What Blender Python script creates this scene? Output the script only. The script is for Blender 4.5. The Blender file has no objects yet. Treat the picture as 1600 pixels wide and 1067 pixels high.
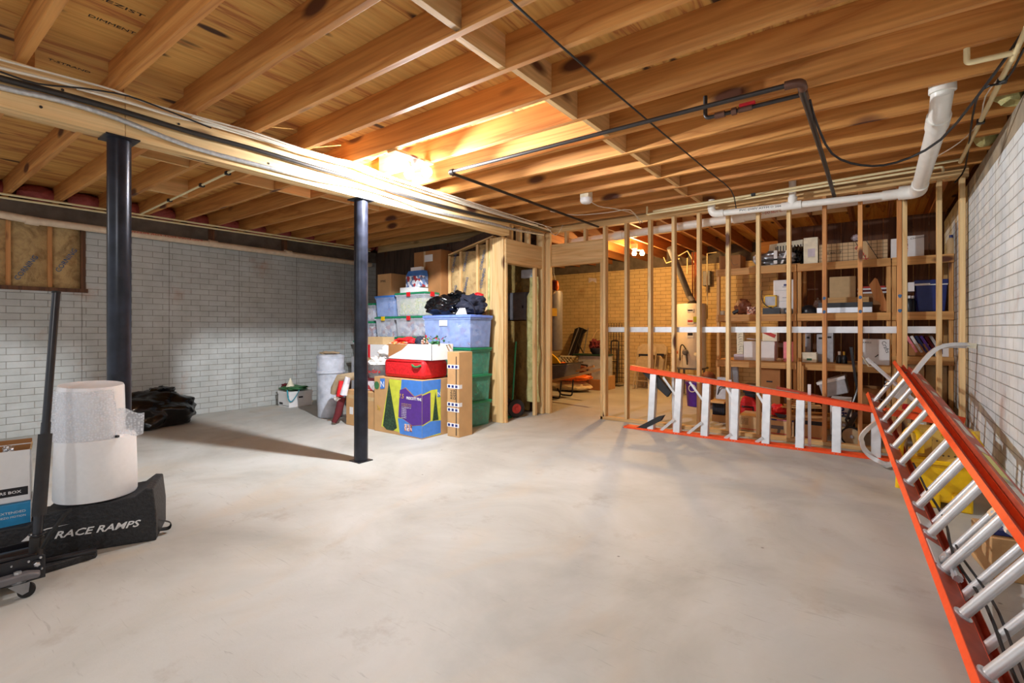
import bpy, math, random
from mathutils import Vector, Matrix, noise
# ------------------------------------------------------------------ camera, world, lamps, exposure
S = bpy.context.scene
CAM_H, FPX, HOR, YAW = 1.2, 768.0, 514.0, math.radians(36.6)
cam = bpy.data.cameras.new('camera'); camo = bpy.data.objects.new('camera', cam); S.collection.objects.link(camo)
camo.location = (0, 0, CAM_H); camo.rotation_euler = (math.pi/2, 0, YAW)
cam.sensor_width = 36; cam.lens = FPX/1600*36; cam.shift_y = -(533.5-HOR)/1600; cam.clip_start = .02
S.camera = camo
S.view_settings.view_transform = 'Standard'; S.view_settings.look = 'None'
S.view_settings.gamma = 1; S.view_settings.exposure = -0.1
S.view_settings.use_curve_mapping = False
S.cycles.max_bounces = 8; S.cycles.diffuse_bounces = 5; S.cycles.transparent_max_bounces = 12
S.cycles.use_denoising = True
wd = bpy.data.worlds.new('world'); S.world = wd; wd.use_nodes = True
wd.node_tree.nodes['Background'].inputs[0].default_value = (.86, .92, 1, 1)
wd.node_tree.nodes['Background'].inputs[1].default_value = 1.0
def lamp(name, loc, power, col, r=.04, kind='POINT', **kw):
    l = bpy.data.lights.new(name, kind); l.energy = power; l.color = col
    if kind != 'AREA': l.shadow_soft_size = r
    for k, v in kw.items(): setattr(l, k, v)
    o = bpy.data.objects.new(name, l); o.location = loc; S.collection.objects.link(o); return o
L1, L2 = Vector((-3.05, 2.90, 2.525)), Vector((-3.21, 2.85, 2.525))
# the two flood bulbs throw wide beams, one towards the left bay, one towards the open floor
def beam(loc, d, power):
    o = lamp('flood_light', loc, power, (.93, .96, 1), .022, 'SPOT', spot_size=math.radians(165), spot_blend=.55); o.rotation_euler = Vector(d).to_track_quat('-Z', 'Y').to_euler()
beam(L1+Vector((.045, -.01, -.03)), (.75, .05, -.55), 330)
beam(L2+Vector((-.056, .005, .0)), (-1, .02, -.30), 500)
# ceiling bulbs behind the viewpoint and in the back room, plus left-bay fill
lamp('bulb_light', (-1.2, -.9, 2.3), 50, (.90, .95, 1), .06)
lamp('bulb_light', (-5.6, -1.2, 2.3), 12, (.95, .97, 1), .06)  # unseen fill added to brighten the left bay


# ------------------------------------------------------------------ picture coordinates -> place (1600x1067 frame)
CT, ST = math.cos(YAW), math.sin(YAW)
def W(px, py, d):
    l = (px-800)/FPX*d
    return Vector((l*CT-d*ST, l*ST+d*CT, CAM_H-(py-HOR)/FPX*d))
def ray(px, py): return W(px, py, 1)-Vector((0, 0, CAM_H))
C0 = Vector((0, 0, CAM_H))
def onz(px, py, z): r = ray(px, py); return C0+r*((z-CAM_H)/r.z)
def onx(px, py, x): r = ray(px, py); return C0+r*(x/r.x)
def ony(px, py, y): r = ray(px, py); return C0+r*(y/r.y)
R = random.Random(7)
BLB = onz(991, 396, 2.5)
lamp('bulb_light', BLB-Vector((0, 0, .09)), 150, (1, .60, .22), .04)
rgt = Vector((CT, ST, 0)); fw = Vector((-ST, CT, 0))
ordw = ['first', 'second', 'third', 'fourth', 'fifth', 'sixth', 'seventh', 'eighth', 'ninth', 'tenth', 'eleventh', 'twelfth', 'thirteenth', 'fourteenth', 'fifteenth', 'sixteenth', 'seventeenth', 'eighteenth', 'nineteenth', 'twentieth']

# ------------------------------------------------------------------ materials
def lin(c): return tuple((v/255/12.92 if v/255 <= .04045 else ((v/255+.055)/1.055)**2.4) for v in c)
class NT:
    def __init__(s, name):
        s.m = bpy.data.materials.new(name); s.m.use_nodes = True; s.t = s.m.node_tree
        s.b = s.t.nodes['Principled BSDF']
    def n(s, typ, **kw):
        x = s.t.nodes.new(typ)
        for k, v in kw.items():
            if k.startswith('i_'):
                key = k[2:]; key = int(key) if key.isdigit() else key.replace('_', ' ')
                x.inputs[key].default_value = v
            else: setattr(x, k, v)
        return x
    def l(s, a, b): s.t.links.new(a, b)
    def pos(s, scale=(1, 1, 1), rnd=True):
        g = s.n('ShaderNodeNewGeometry'); mp = s.n('ShaderNodeMapping'); mp.inputs['Scale'].default_value = scale
        if rnd:
            oi = s.n('ShaderNodeObjectInfo'); sc = s.n('ShaderNodeMath', operation='MULTIPLY', i_1=37.0)
            s.l(oi.outputs['Random'], sc.inputs[0]); ad = s.n('ShaderNodeVectorMath', operation='ADD')
            s.l(g.outputs['Position'], ad.inputs[0]); s.l(sc.outputs[0], ad.inputs[1]); s.l(ad.outputs[0], mp.inputs['Vector'])
        else: s.l(g.outputs['Position'], mp.inputs['Vector'])
        return mp.outputs[0]
    def noise(s, vec, scale=5, detail=3, rough=.5, dist=0):
        x = s.n('ShaderNodeTexNoise', i_Scale=scale, i_Detail=detail, i_Roughness=rough, i_Distortion=dist); s.l(vec, x.inputs['Vector']); return x.outputs[0]
    def ramp(s, fac, stops):
        r = s.n('ShaderNodeValToRGB'); e = r.color_ramp.elements
        while len(e) < len(stops): e.new(.5)
        for q, (p, c) in zip(e, stops): q.position = p; q.color = (*c, 1) if len(c) == 3 else c
        s.l(fac, r.inputs[0]); return r.outputs[0]
    def mix(s, fac, a, b, mode='MIX'):
        x = s.n('ShaderNodeMix', data_type='RGBA', blend_type=mode)
        for sock, v in ((x.inputs[0], fac), (x.inputs[6], a), (x.inputs[7], b)):
            if hasattr(v, 'links'): s.l(v, sock)
            else: sock.default_value = v if not isinstance(v, tuple) else (*v[:3], 1)
        return x.outputs[2]
    def bump(s, h, strength=.3, dist=.01):
        x = s.n('ShaderNodeBump', i_Strength=strength, i_Distance=dist); s.l(h, x.inputs['Height']); s.l(x.outputs[0], s.b.inputs['Normal'])
    def base(s, c, rough=.6, metal=0):
        if hasattr(c, 'links'): s.l(c, s.b.inputs['Base Color'])
        else: s.b.inputs['Base Color'].default_value = (*c[:3], 1)
        s.b.inputs['Roughness'].default_value = rough; s.b.inputs['Metallic'].default_value = metal; return s.m
def plain(name, rgb, rough=.6, metal=0, var=.12, scale=18, bump=0):
    t = NT(name); c = lin(rgb); v = t.pos()
    n = t.noise(v, scale, 4)
    col = t.ramp(n, [(.3, tuple(x*(1-var) for x in c)), (.7, tuple(min(1, x*(1+var)) for x in c))])
    t.base(col, rough, metal)
    if bump: t.bump(n, bump, .02)
    return t.m
def wood(name, rgb_a, rgb_b, axis=0, knots=True, rough=.62, dens=1.0):
    t = NT(name); a, b = lin(rgb_a), lin(rgb_b)
    s1 = [5.0]*3; s1[axis] = .35; s2 = [60.0]*3; s2[axis] = 1.6
    v1 = t.pos(tuple(s1)); v2 = t.pos(tuple(s2))
    n1 = t.noise(v1, 1.0, 3, .5, 1.2); n2 = t.noise(v2, 1.0, 2)
    wv = t.n('ShaderNodeMath', operation='MULTIPLY', i_1=9.0); t.l(n1, wv.inputs[0])
    fr = t.n('ShaderNodeMath', operation='PINGPONG', i_1=1.0); t.l(wv.outputs[0], fr.inputs[0])
    c1 = t.ramp(fr.outputs[0], [(0, a), (.75, tuple((x+y)/2 for x, y in zip(a, b))), (1, b)])
    f2 = t.ramp(n2, [(.3, (.84, .82, .78)), (.65, (1.04, 1.03, 1.02))])
    c2 = t.mix(1.0, c1, f2, 'MULTIPLY')
    if knots:
        s3 = [3.4*dens]*3; s3[axis] = 1.3*dens
        vk = t.n('ShaderNodeTexVoronoi', i_Scale=1.0); t.l(t.pos(tuple(s3)), vk.inputs['Vector'])
        k = t.ramp(vk.outputs['Distance'], [(.11, (1, 1, 1)), (.19, (0, 0, 0))])
        c2 = t.mix(k, c2, lin((92, 50, 28)))
    oi = t.n('ShaderNodeObjectInfo'); hv = t.ramp(oi.outputs['Random'], [(0, (.86, .84, .81)), (1, (1.07, 1.06, 1.04))])
    c3 = t.mix(1.0, c2, hv, 'MULTIPLY')
    t.base(c3, rough); t.bump(n2, .12, .004); return t.m
def brick(name, ax, rgb, mortar, stain=(176, 112, 66), row=.0765, wid=.226, seams=None, bstr=.55):
    t = NT(name); g = t.n('ShaderNodeNewGeometry'); sp = t.n('ShaderNodeSeparateXYZ'); t.l(g.outputs['Position'], sp.inputs[0])
    cb = t.n('ShaderNodeCombineXYZ'); t.l(sp.outputs[ax], cb.inputs[0]); t.l(sp.outputs[2], cb.inputs[1])
    br = t.n('ShaderNodeTexBrick', i_Scale=1.0, i_Mortar_Size=.0042, i_Mortar_Smooth=.6, i_Bias=0.0, i_Brick_Width=wid, i_Row_Height=row)
    br.inputs['Color1'].default_value = (*lin(rgb), 1); br.inputs['Color2'].default_value = (*(x*.93 for x in lin(rgb)), 1); br.inputs['Mortar'].default_value = (*lin(mortar), 1)
    t.l(cb.outputs[0], br.inputs['Vector'])
    col = br.outputs['Color']; hgt = br.outputs['Fac']
    v = t.pos((1, 1, 1), False)
    if seams:
        per, off = seams
        m = t.n('ShaderNodeMath', operation='SUBTRACT', i_1=off); t.l(sp.outputs[ax], m.inputs[0])
        md = t.n('ShaderNodeMath', operation='FLOORED_MODULO', i_1=per); t.l(m.outputs[0], md.inputs[0])
        wob = t.noise(t.pos((1, 1, 1), False), 9, 3)
        ws = t.n('ShaderNodeMath', operation='MULTIPLY', i_1=.022); t.l(wob, ws.inputs[0])
        ls = t.n('ShaderNodeMath', operation='LESS_THAN'); t.l(md.outputs[0], ls.inputs[0]); t.l(ws.outputs[0], ls.inputs[1])
        br2 = t.n('ShaderNodeMath', operation='MULTIPLY', i_1=.55); t.l(ls.outputs[0], br2.inputs[0])
        col = t.mix(br2.outputs[0], col, lin((96, 88, 76)))
    st = t.ramp(t.noise(v, 1.9, 6, .62), [(.60, (0, 0, 0)), (.76, (.55, .55, .55))])
    col = t.mix(st, col, lin(stain))
    gr = t.ramp(t.noise(v, 5, 5, .6), [(.3, (.84, .84, .82)), (.7, (1.05, 1.05, 1.05))])
    col = t.mix(1.0, col, gr, 'MULTIPLY')
    t.base(col, .75); iv = t.n('ShaderNodeMath', operation='SUBTRACT', i_0=1.0); t.l(hgt, iv.inputs[1])
    fn = t.noise(v, 60, 3); ad = t.n('ShaderNodeMath', operation='MULTIPLY_ADD', i_1=.22); t.l(fn, ad.inputs[0]); t.l(iv.outputs[0], ad.inputs[2])
    t.bump(ad.outputs[0], bstr, .008); return t.m
def concrete():
    t = NT('concrete_floor'); v = t.pos((1, 1, 1), False)
    c = t.ramp(t.noise(v, .9, 8, .62, .6), [(.3, lin((162, 161, 155))), (.5, lin((184, 184, 178))), (.72, lin((200, 200, 196)))])
    st = t.ramp(t.noise(v, 2.7, 6, .7), [(.58, (0, 0, 0)), (.74, (.55, .55, .55))])
    c = t.mix(st, c, lin((150, 140, 128)))
    wr = t.ramp(t.noise(t.pos((1.3, .5, 1), False), 1.4, 4, .55, 1.0), [(.55, (0, 0, 0)), (.8, (.38, .38, .38))])
    c = t.mix(wr, c, lin((196, 172, 138)))
    vo = t.n('ShaderNodeTexVoronoi', i_Scale=3.1); t.l(v, vo.inputs['Vector'])
    sp = t.ramp(vo.outputs['Distance'], [(.018, (.75, .75, .75)), (.03, (0, 0, 0))])
    c = t.mix(sp, c, lin((95, 88, 80)))
    scr = t.noise(t.pos((2.5, 26, 1), False), 1.2, 3, .6, 2.2); sr = t.ramp(scr, [(.64, (0, 0, 0)), (.74, (.28, .28, .28))])
    c = t.mix(sr, c, lin((110, 104, 98)))
    t.base(c, .58); t.bump(t.noise(v, 34, 5, .65), .10, .01); return t.m
def plywood():
    t = NT('plywood'); v = t.pos((7, .55, 1), False)
    n1 = t.noise(v, 1.1, 4, .55, 1.3); w = t.n('ShaderNodeMath', operation='MULTIPLY', i_1=5.0); t.l(n1, w.inputs[0])
    pp = t.n('ShaderNodeMath', operation='PINGPONG', i_1=1.0); t.l(w.outputs[0], pp.inputs[0])
    c = t.ramp(pp.outputs[0], [(0, lin((228, 182, 104))), (.8, lin((212, 158, 84))), (1, lin((180, 112, 60)))])
    n2 = t.ramp(t.noise(t.pos((40, 1.6, 1), False), 1, 2), [(.3, (.86, .84, .80)), (.7, (1.05, 1.04, 1.02))]); c = t.mix(1.0, c, n2, 'MULTIPLY')
    vo = t.n('ShaderNodeTexVoronoi', i_Scale=1.0); t.l(t.pos((6, 1.7, 1), False), vo.inputs['Vector'])
    k = t.ramp(vo.outputs['Distance'], [(.12, (1, 1, 1)), (.2, (0, 0, 0))]); c = t.mix(k, c, lin((74, 46, 28)))
    t.base(c, .7); return t.m
def batt(name, a, b, lines=True):
    t = NT(name); v = t.pos((1, 1, 1), False)
    n = t.noise(v, 7, 6, .65, .8); c = t.ramp(n, [(.25, lin(a)), (.55, lin(b)), (.8, tuple(min(1, x*1.15) for x in lin(b)))])
    t.base(c, .8); t.bump(t.noise(v, 16, 6, .7, .6), .7, .03); return t.m
def plastic(name, rgb, alpha=.45, rough=.22):
    t = NT(name); c = lin(rgb); t.base(c, rough); n = t.noise(t.pos(), 9, 3)
    a = t.ramp(n, [(.3, (alpha*.7,)*3), (.75, (min(1, alpha*1.3),)*3)]); t.l(a, t.b.inputs['Alpha']); return t.m
def mottled(name, cols, scale=26):
    t = NT(name); vo = t.n('ShaderNodeTexVoronoi', i_Scale=scale); t.l(t.pos(), vo.inputs['Vector'])
    hs = t.n('ShaderNodeSeparateColor'); t.l(vo.outputs['Color'], hs.inputs[0])
    k = len(cols); c = t.ramp(hs.outputs[0], [(i/k, lin(q)) for i, q in enumerate(cols)])
    t.t.nodes[-1]
    for nd in t.t.nodes:
        if nd.type == 'VALTORGB': nd.color_ramp.interpolation = 'CONSTANT'
    t.base(c, .6); return t.m
def glow(name, rgb, s):
    t = NT(name); t.b.inputs['Emission Color'].default_value = (*lin(rgb), 1); t.b.inputs['Emission Strength'].default_value = s; return t.base(lin(rgb), .4)
def stripes(name, c1, c2, axis, per, duty=.5, rough=.5):
    t = NT(name); g = t.n('ShaderNodeNewGeometry'); sp = t.n('ShaderNodeSeparateXYZ'); t.l(g.outputs['Position'], sp.inputs[0])
    md = t.n('ShaderNodeMath', operation='FLOORED_MODULO', i_1=per); t.l(sp.outputs[axis], md.inputs[0])
    ls = t.n('ShaderNodeMath', operation='LESS_THAN', i_1=per*duty); t.l(md.outputs[0], ls.inputs[0])
    c = t.mix(ls.outputs[0], lin(c1), lin(c2)); return t.base(c, rough)

M = dict(
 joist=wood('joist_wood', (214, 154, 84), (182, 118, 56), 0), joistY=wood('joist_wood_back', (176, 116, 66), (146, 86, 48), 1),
 stud=wood('stud_wood', (240, 210, 156), (224, 182, 122), 2, dens=1.3), plate=wood('plate_wood', (236, 202, 146), (216, 172, 112), 0),
 studO=wood('stud_wood_orange', (222, 162, 100), (194, 128, 72), 2, dens=1.6),
 girder=wood('girder_wood', (236, 204, 150), (220, 178, 120), 1), plateY=wood('plate_wood_y', (230, 192, 136), (210, 166, 106), 1),
 shelf=wood('shelf_wood', (222, 172, 106), (198, 144, 82), 0, dens=1.3), shelfP=wood('shelf_post_wood', (222, 174, 110), (200, 146, 84), 2),
 dark=wood('dark_boards', (92, 70, 56), (66, 48, 38), 2), brownb=wood('brown_boards', (116, 76, 48), (84, 52, 32), 2), raw=wood('raw_board', (220, 176, 116), (190, 140, 84), 0),
 ply=plywood(), floor=concrete(),
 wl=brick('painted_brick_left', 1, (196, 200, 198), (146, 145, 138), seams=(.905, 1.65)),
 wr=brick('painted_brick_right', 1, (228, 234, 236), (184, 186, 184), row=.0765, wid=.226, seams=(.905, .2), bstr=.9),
 wb=brick('painted_brick_back', 0, (214, 186, 134), (140, 112, 72), (150, 90, 50), row=.0765, seams=(1.22, -3.9)),
 conc=plain('bare_concrete', (150, 138, 118), .85, var=.3, scale=6, bump=.4), conc2=plain('dark_concrete_ledge', (104, 92, 80), .85, var=.3, scale=6, bump=.4),
 pink=batt('pink_insulation', (120, 48, 44), (176, 86, 80)), paper=batt('insulation_paper', (136, 104, 62), (196, 164, 112)),
 yel=batt('yellow_insulation', (170, 160, 90), (216, 214, 150)), ybr=batt('brown_insulation', (92, 74, 40), (150, 124, 68)),
 blk=plain('black_paint', (30, 30, 36), .32, 0, .25, 12), blksteel=plain('black_steel_post', (34, 36, 46), .30, .35, .5, 9),
 iron=plain('black_iron_pipe', (58, 54, 52), .45, .5), blkrub=plain('black_rubber', (28, 28, 28), .7), blkfoam=plain('ramp_coating', (38, 38, 41), .62, 0, .35, 60, .5),
 foam=plain('foam_grip', (46, 46, 48), .85), bag=plain('black_plastic_bag', (14, 14, 17), .2, 0, .3, 8), navy=plain('navy_cloth', (32, 36, 54), .8),
 pvc=plain('white_pvc', (236, 234, 226), .35, var=.04), pvcd=plain('weathered_pvc', (226, 204, 176), .4, var=.1), cpvc=plain('cream_pipe', (232, 216, 168), .4, var=.05),
 white=plain('white_paint', (236, 236, 236), .5, var=.03), cable=plain('white_cable', (226, 218, 200), .5, var=.05), bcable=plain('black_cable', (24, 24, 26), .5),
 conduit=plain('metal_conduit', (196, 200, 202), .35, .6, .2, 40), alu=plain('aluminium', (214, 216, 220), .28, .75, .08, 10), alus=plain('brushed_aluminium', (224, 225, 226), .36, .55, .08, 14),
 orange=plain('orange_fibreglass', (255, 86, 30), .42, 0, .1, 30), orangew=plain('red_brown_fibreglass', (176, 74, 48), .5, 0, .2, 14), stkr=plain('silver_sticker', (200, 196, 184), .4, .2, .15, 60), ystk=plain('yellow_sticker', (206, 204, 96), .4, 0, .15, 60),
 card=plain('cardboard', (196, 154, 104), .8, var=.08, scale=7), cardd=plain('brown_cardboard', (168, 116, 68), .8, var=.1, scale=7), tape=plain('packing_tape', (206, 178, 134), .25), kraft=plain('tan_cardboard', (208, 176, 130), .8, var=.06),
 red=plain('red_fabric', (216, 26, 34), .55, 0, .15, 40, .4), maroon=plain('maroon_fabric', (96, 24, 32), .8), pinkm=plain('pink_paper', (240, 140, 150), .6), purple=plain('purple_plastic', (88, 40, 176), .35), purp=plain('purple_print', (84, 44, 140), .5),
 blue=plain('blue_print', (70, 130, 214), .5, 0, .1), blueb=plain('bright_blue_card', (44, 142, 196), .4), green=plain('green_plastic', (30, 136, 92), .35), tgreen=mottled('printed_tree', [(28, 56, 38), (38, 74, 48), (20, 44, 34), (52, 84, 54)], 90), lime=plain('lime_print', (206, 212, 70), .5),
 navyp=plain('navy_plastic', (28, 44, 116), .4), dgreen=plain('dark_green_plastic', (26, 62, 50), .4), yellow=plain('yellow_plastic', (246, 196, 16), .35), yello=plain('faded_yellow_plastic', (196, 158, 60), .5),
 orn=plain('orange_plastic', (230, 110, 30), .4), wrap=mottled('wrapping_paper', [(214, 214, 222), (176, 60, 64), (230, 230, 236), (150, 160, 196), (196, 190, 200)], 16),
 xmas=mottled('packed_ornaments', [(230, 232, 240), (120, 150, 200), (200, 206, 220), (176, 60, 66), (240, 240, 244), (90, 110, 150)], 22), xgreen=mottled('packed_garland', [(40, 96, 66), (80, 130, 90), (24, 66, 48), (150, 60, 50), (120, 150, 110)], 30), plaid=mottled('yellow_plaid', [(222, 226, 150), (240, 240, 210), (190, 206, 120)], 40),
 clear=plastic('clear_plastic', (226, 230, 240), .34), cblue=plastic('blue_tinted_plastic', (168, 194, 244), .5), plid=plain('pale_blue_lid', (120, 148, 226), .35), cgreen=plastic('green_tinted_plastic', (96, 176, 150), .48), milky=plastic('milky_plastic', (214, 220, 232), .66), frost=plastic('frosted_plastic', (200, 206, 214), .75),
 cloth=plain('white_cloth', (226, 224, 220), .85, 0, .06, 10, .3), tan=plain('tan_cloth', (170, 150, 120), .85), bubble=None, roll=plain('paper_roll', (244, 246, 248), .8, 0, .02, 50),
 steel=plain('galvanised_steel', (150, 152, 156), .35, .7, .15), grey=plain('grey_metal', (110, 108, 112), .5, .2), ltgrey=plain('light_grey_plastic', (176, 178, 184), .45), heater=plain('heater_enamel', (232, 222, 206), .35, 0, .04),
 beige=plain('beige_metal', (176, 160, 134), .45), tanpl=plain('tan_wheel', (170, 148, 112), .6), teal=plain('teal_strap', (32, 140, 160), .7), gold=plain('gold_print', (214, 178, 60), .5), ink=plain('black_ink', (30, 28, 32), .6), inkb=plain('blue_ink', (62, 100, 140), .7), inkr=plain('red_ink', (196, 60, 52), .6), cream=plain('cream_paint', (238, 232, 206), .6), pinkw=plain('pale_lilac', (206, 196, 206), .6), leafr=plain('poinsettia_red', (206, 30, 40), .6), leafg=plain('leaf_green', (60, 120, 74), .6), clothor=mottled('patterned_orange_cloth', [(214, 70, 40), (236, 160, 60), (236, 214, 180), (190, 40, 36)], 60), redpipe=plain('red_valve', (196, 30, 44), .4), brass=plain('brass', (196, 150, 60), .3, .8), rust=plain('rusty_iron', (104, 72, 58), .5, .4), copper=plain('copper', (168, 92, 58), .35, .7), flood=glow('flood_bulb_glass', (240, 244, 255), 230), bulb=glow('lit_bulb', (255, 246, 230), 60), bulbw=glow('lit_warm_bulb', (255, 206, 130), 40), photo=mottled('printed_photo', [(200, 120, 90), (240, 220, 210), (120, 60, 50), (230, 180, 150)], 60), rug=plain('beige_sack', (214, 196, 160), .8), brn=plain('brown_leather', (122, 70, 46), .6), grid=None)
def bubble_mat():
    t = NT('bubble_wrap'); t.base(lin((250, 251, 254)), .25)
    vo = t.n('ShaderNodeTexVoronoi', i_Scale=105.0, i_Randomness=.2); t.l(t.pos((1, 1, 1), False), vo.inputs['Vector']); t.bump(vo.outputs['Distance'], .35, .003)
    return t.m
M['bubble'] = bubble_mat()
def bubble_sheet():
    t = NT('bubble_wrap_sheet'); t.base(lin((248, 250, 255)), .2)
    vo = t.n('ShaderNodeTexVoronoi', i_Scale=80.0, i_Randomness=.7); t.l(t.pos((1, 1, 1), False), vo.inputs['Vector'])
    t.l(t.ramp(vo.outputs['Distance'], [(.25, (.62, .62, .62)), (.6, (.3, .3, .3))]), t.b.inputs['Alpha']); return t.m
M['bsheet'] = bubble_sheet()
def grid_mat():
    t = NT('grid_printed_card'); g = t.n('ShaderNodeNewGeometry'); sp = t.n('ShaderNodeSeparateXYZ'); t.l(g.outputs['Position'], sp.inputs[0]); cb = t.n('ShaderNodeCombineXYZ'); t.l(sp.outputs[0], cb.inputs[0]); t.l(sp.outputs[2], cb.inputs[1])
    br = t.n('ShaderNodeTexBrick', i_Scale=1.0, i_Mortar_Size=.0022, i_Brick_Width=.055, i_Row_Height=.042, offset=0.0); br.inputs['Color1'].default_value = br.inputs['Color2'].default_value = (*lin((206, 178, 138)), 1); br.inputs['Mortar'].default_value = (*lin((70, 50, 36)), 1)
    t.l(cb.outputs[0], br.inputs['Vector']); return t.base(br.outputs['Color'], .8)
M['grid'] = grid_mat()
def perf_mat():
    t = NT('perforated_yellow'); vo = t.n('ShaderNodeTexVoronoi', i_Scale=34.0, i_Randomness=.1); t.l(t.pos((1, 1, 1), False), vo.inputs['Vector'])
    return t.base(t.ramp(vo.outputs['Distance'], [(.16, lin((70, 50, 20))), (.24, lin((206, 170, 76)))]), .5)
M['perf'] = perf_mat()

# ------------------------------------------------------------------ mesh building
class MB:
    def __init__(s): s.v = []; s.f = []; s.m = []; s.mi = 0
    def add(s, vs, fs):
        o = len(s.v); s.v += [Vector(v) for v in vs]; s.f += [tuple(i+o for i in f) for f in fs]; s.m += [s.mi]*len(fs); return s
    def box(s, x0, x1, y0, y1, z0, z1, taper=0):
        t = taper
        return s.add([(x0+t, y0+t, z0), (x1-t, y0+t, z0), (x1-t, y1-t, z0), (x0+t, y1-t, z0), (x0, y0, z1), (x1, y0, z1), (x1, y1, z1), (x0, y1, z1)],
            [(0, 3, 2, 1), (4, 5, 6, 7), (0, 1, 5, 4), (1, 2, 6, 5), (2, 3, 7, 6), (3, 0, 4, 7)])
    def obox(s, c, a, b, d):
        c, a, b, d = map(Vector, (c, a, b, d))
        if a.cross(b).dot(d) < 0: a = -a
        return s.add([c-a-b-d, c+a-b-d, c+a+b-d, c-a+b-d, c-a-b+d, c+a-b+d, c+a+b+d, c-a+b+d],
            [(0, 3, 2, 1), (4, 5, 6, 7), (0, 1, 5, 4), (1, 2, 6, 5), (2, 3, 7, 6), (3, 0, 4, 7)])
    def beam(s, p, q, w, h, up=(0, 0, 1)):
        p, q = Vector(p), Vector(q); d = q-p; u = Vector(up); sd = d.cross(u)
        if sd.length < 1e-6: sd = d.cross(Vector((1, 0, 0)))
        sd.normalize(); u = sd.cross(d).normalized()
        return s.obox((p+q)/2, d/2, sd*w/2, u*h/2)
    def tube(s, pts, r, n=10, cap=True, flat=1.0):
        P = [Vector(p) for p in pts]; rs = r if isinstance(r, (list, tuple)) else [r]*len(P)
        nrm = None; vs = []
        for i, p in enumerate(P):
            a = P[max(i-1, 0)]; b = P[min(i+1, len(P)-1)]; t = (b-a).normalized()
            if nrm is None:
                nrm = t.cross(Vector((0, 0, 1)));
                if nrm.length < 1e-3: nrm = t.cross(Vector((1, 0, 0)))
            nrm = (nrm-t*nrm.dot(t)).normalized(); bi = t.cross(nrm)
            for k in range(n):
                an = 2*math.pi*k/n; vs.append(p+(nrm*math.cos(an)+bi*math.sin(an)*flat)*rs[i])
        fs = [(i*n+k, i*n+(k+1) % n, (i+1)*n+(k+1) % n, (i+1)*n+k) for i in range(len(P)-1) for k in range(n)]
        if cap: fs += [tuple(range(n))[::-1], tuple((len(P)-1)*n+k for k in range(n))]
        return s.add(vs, fs)
    def lathe(s, c, prof, n=24, axis=(0, 0, 1), closed=False):
        c = Vector(c); q = Vector((0, 0, 1)).rotation_difference(Vector(axis).normalized())
        vs = []
        for r, z in prof:
            for k in range(n):
                a = 2*math.pi*k/n; vs.append(c+q@Vector((r*math.cos(a), r*math.sin(a), z)))
        m = len(prof); fs = [(i*n+k, i*n+(k+1) % n, ((i+1) % m)*n+(k+1) % n, ((i+1) % m)*n+k) for i in range(m if closed else m-1) for k in range(n)]
        if not closed:
            if prof[0][0] > 1e-5: fs.append(tuple(range(n))[::-1])
            if prof[-1][0] > 1e-5: fs.append(tuple((m-1)*n+k for k in range(n)))
        return s.add(vs, fs)
    def prism(s, poly, ext):
        P = [Vector(p) for p in poly]; e = Vector(ext); n = len(P)
        nm = Vector((0, 0, 0))
        for i in range(n): nm += P[i].cross(P[(i+1) % n])
        if nm.dot(e) < 0: P.reverse()
        return s.add(P+[p+e for p in P], [tuple(range(n))[::-1], tuple(range(n, 2*n))]+[(i, (i+1) % n, n+(i+1) % n, n+i) for i in range(n)])
    def blob(s, c, r, seed=0, amp=.25, freq=2.0, sub=3, flat=None, folds=0):
        import bmesh
        bm = bmesh.new(); bmesh.ops.create_icosphere(bm, subdivisions=sub, radius=1.0); c = Vector(c); vs = []
        for v in bm.verts:
            d = v.co.normalized(); q = d*freq+Vector((seed*3.7, seed*1.3, seed*7.1))
            k = 1+amp*noise.noise(q)*1.6+amp*.5*noise.noise(q*2.7)+folds*(abs(noise.noise(q*3.3))-.25)
            p = Vector((d.x*r[0]*k, d.y*r[1]*k, d.z*r[2]*k))+c
            if flat is not None and p.z < flat: p.z = flat+(p.z-flat)*.02
            vs.append(p)
        fs = [tuple(v.index for v in f.verts) for f in bm.faces]; bm.free(); return s.add(vs, fs)
    def sheet(s, fn, nu, nv, th=.003):
        P = [[Vector(fn(i/nu, j/nv)) for j in range(nv+1)] for i in range(nu+1)]; N = []
        for i in range(nu+1):
            for j in range(nv+1):
                a = P[min(i+1, nu)][j]-P[max(i-1, 0)][j]; b = P[i][min(j+1, nv)]-P[i][max(j-1, 0)]; N.append(a.cross(b).normalized()*th)
        vs = [P[i][j] for i in range(nu+1) for j in range(nv+1)]; k = len(vs); vs2 = [v-n for v, n in zip(vs, N)]; w = nv+1
        fs = []
        for i in range(nu):
            for j in range(nv):
                a = i*w+j; fs += [(a, a+w, a+w+1, a+1), (k+a, k+a+1, k+a+w+1, k+a+w)]
        for i in range(nu): fs += [(i*w, k+i*w, k+(i+1)*w, (i+1)*w), (i*w+nv, (i+1)*w+nv, k+(i+1)*w+nv, k+i*w+nv)]
        for j in range(nv): fs += [(j, j+1, k+j+1, k+j), (nu*w+j, k+nu*w+j, k+nu*w+j+1, nu*w+j+1)]
        return s.add(vs+vs2, fs)
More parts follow.
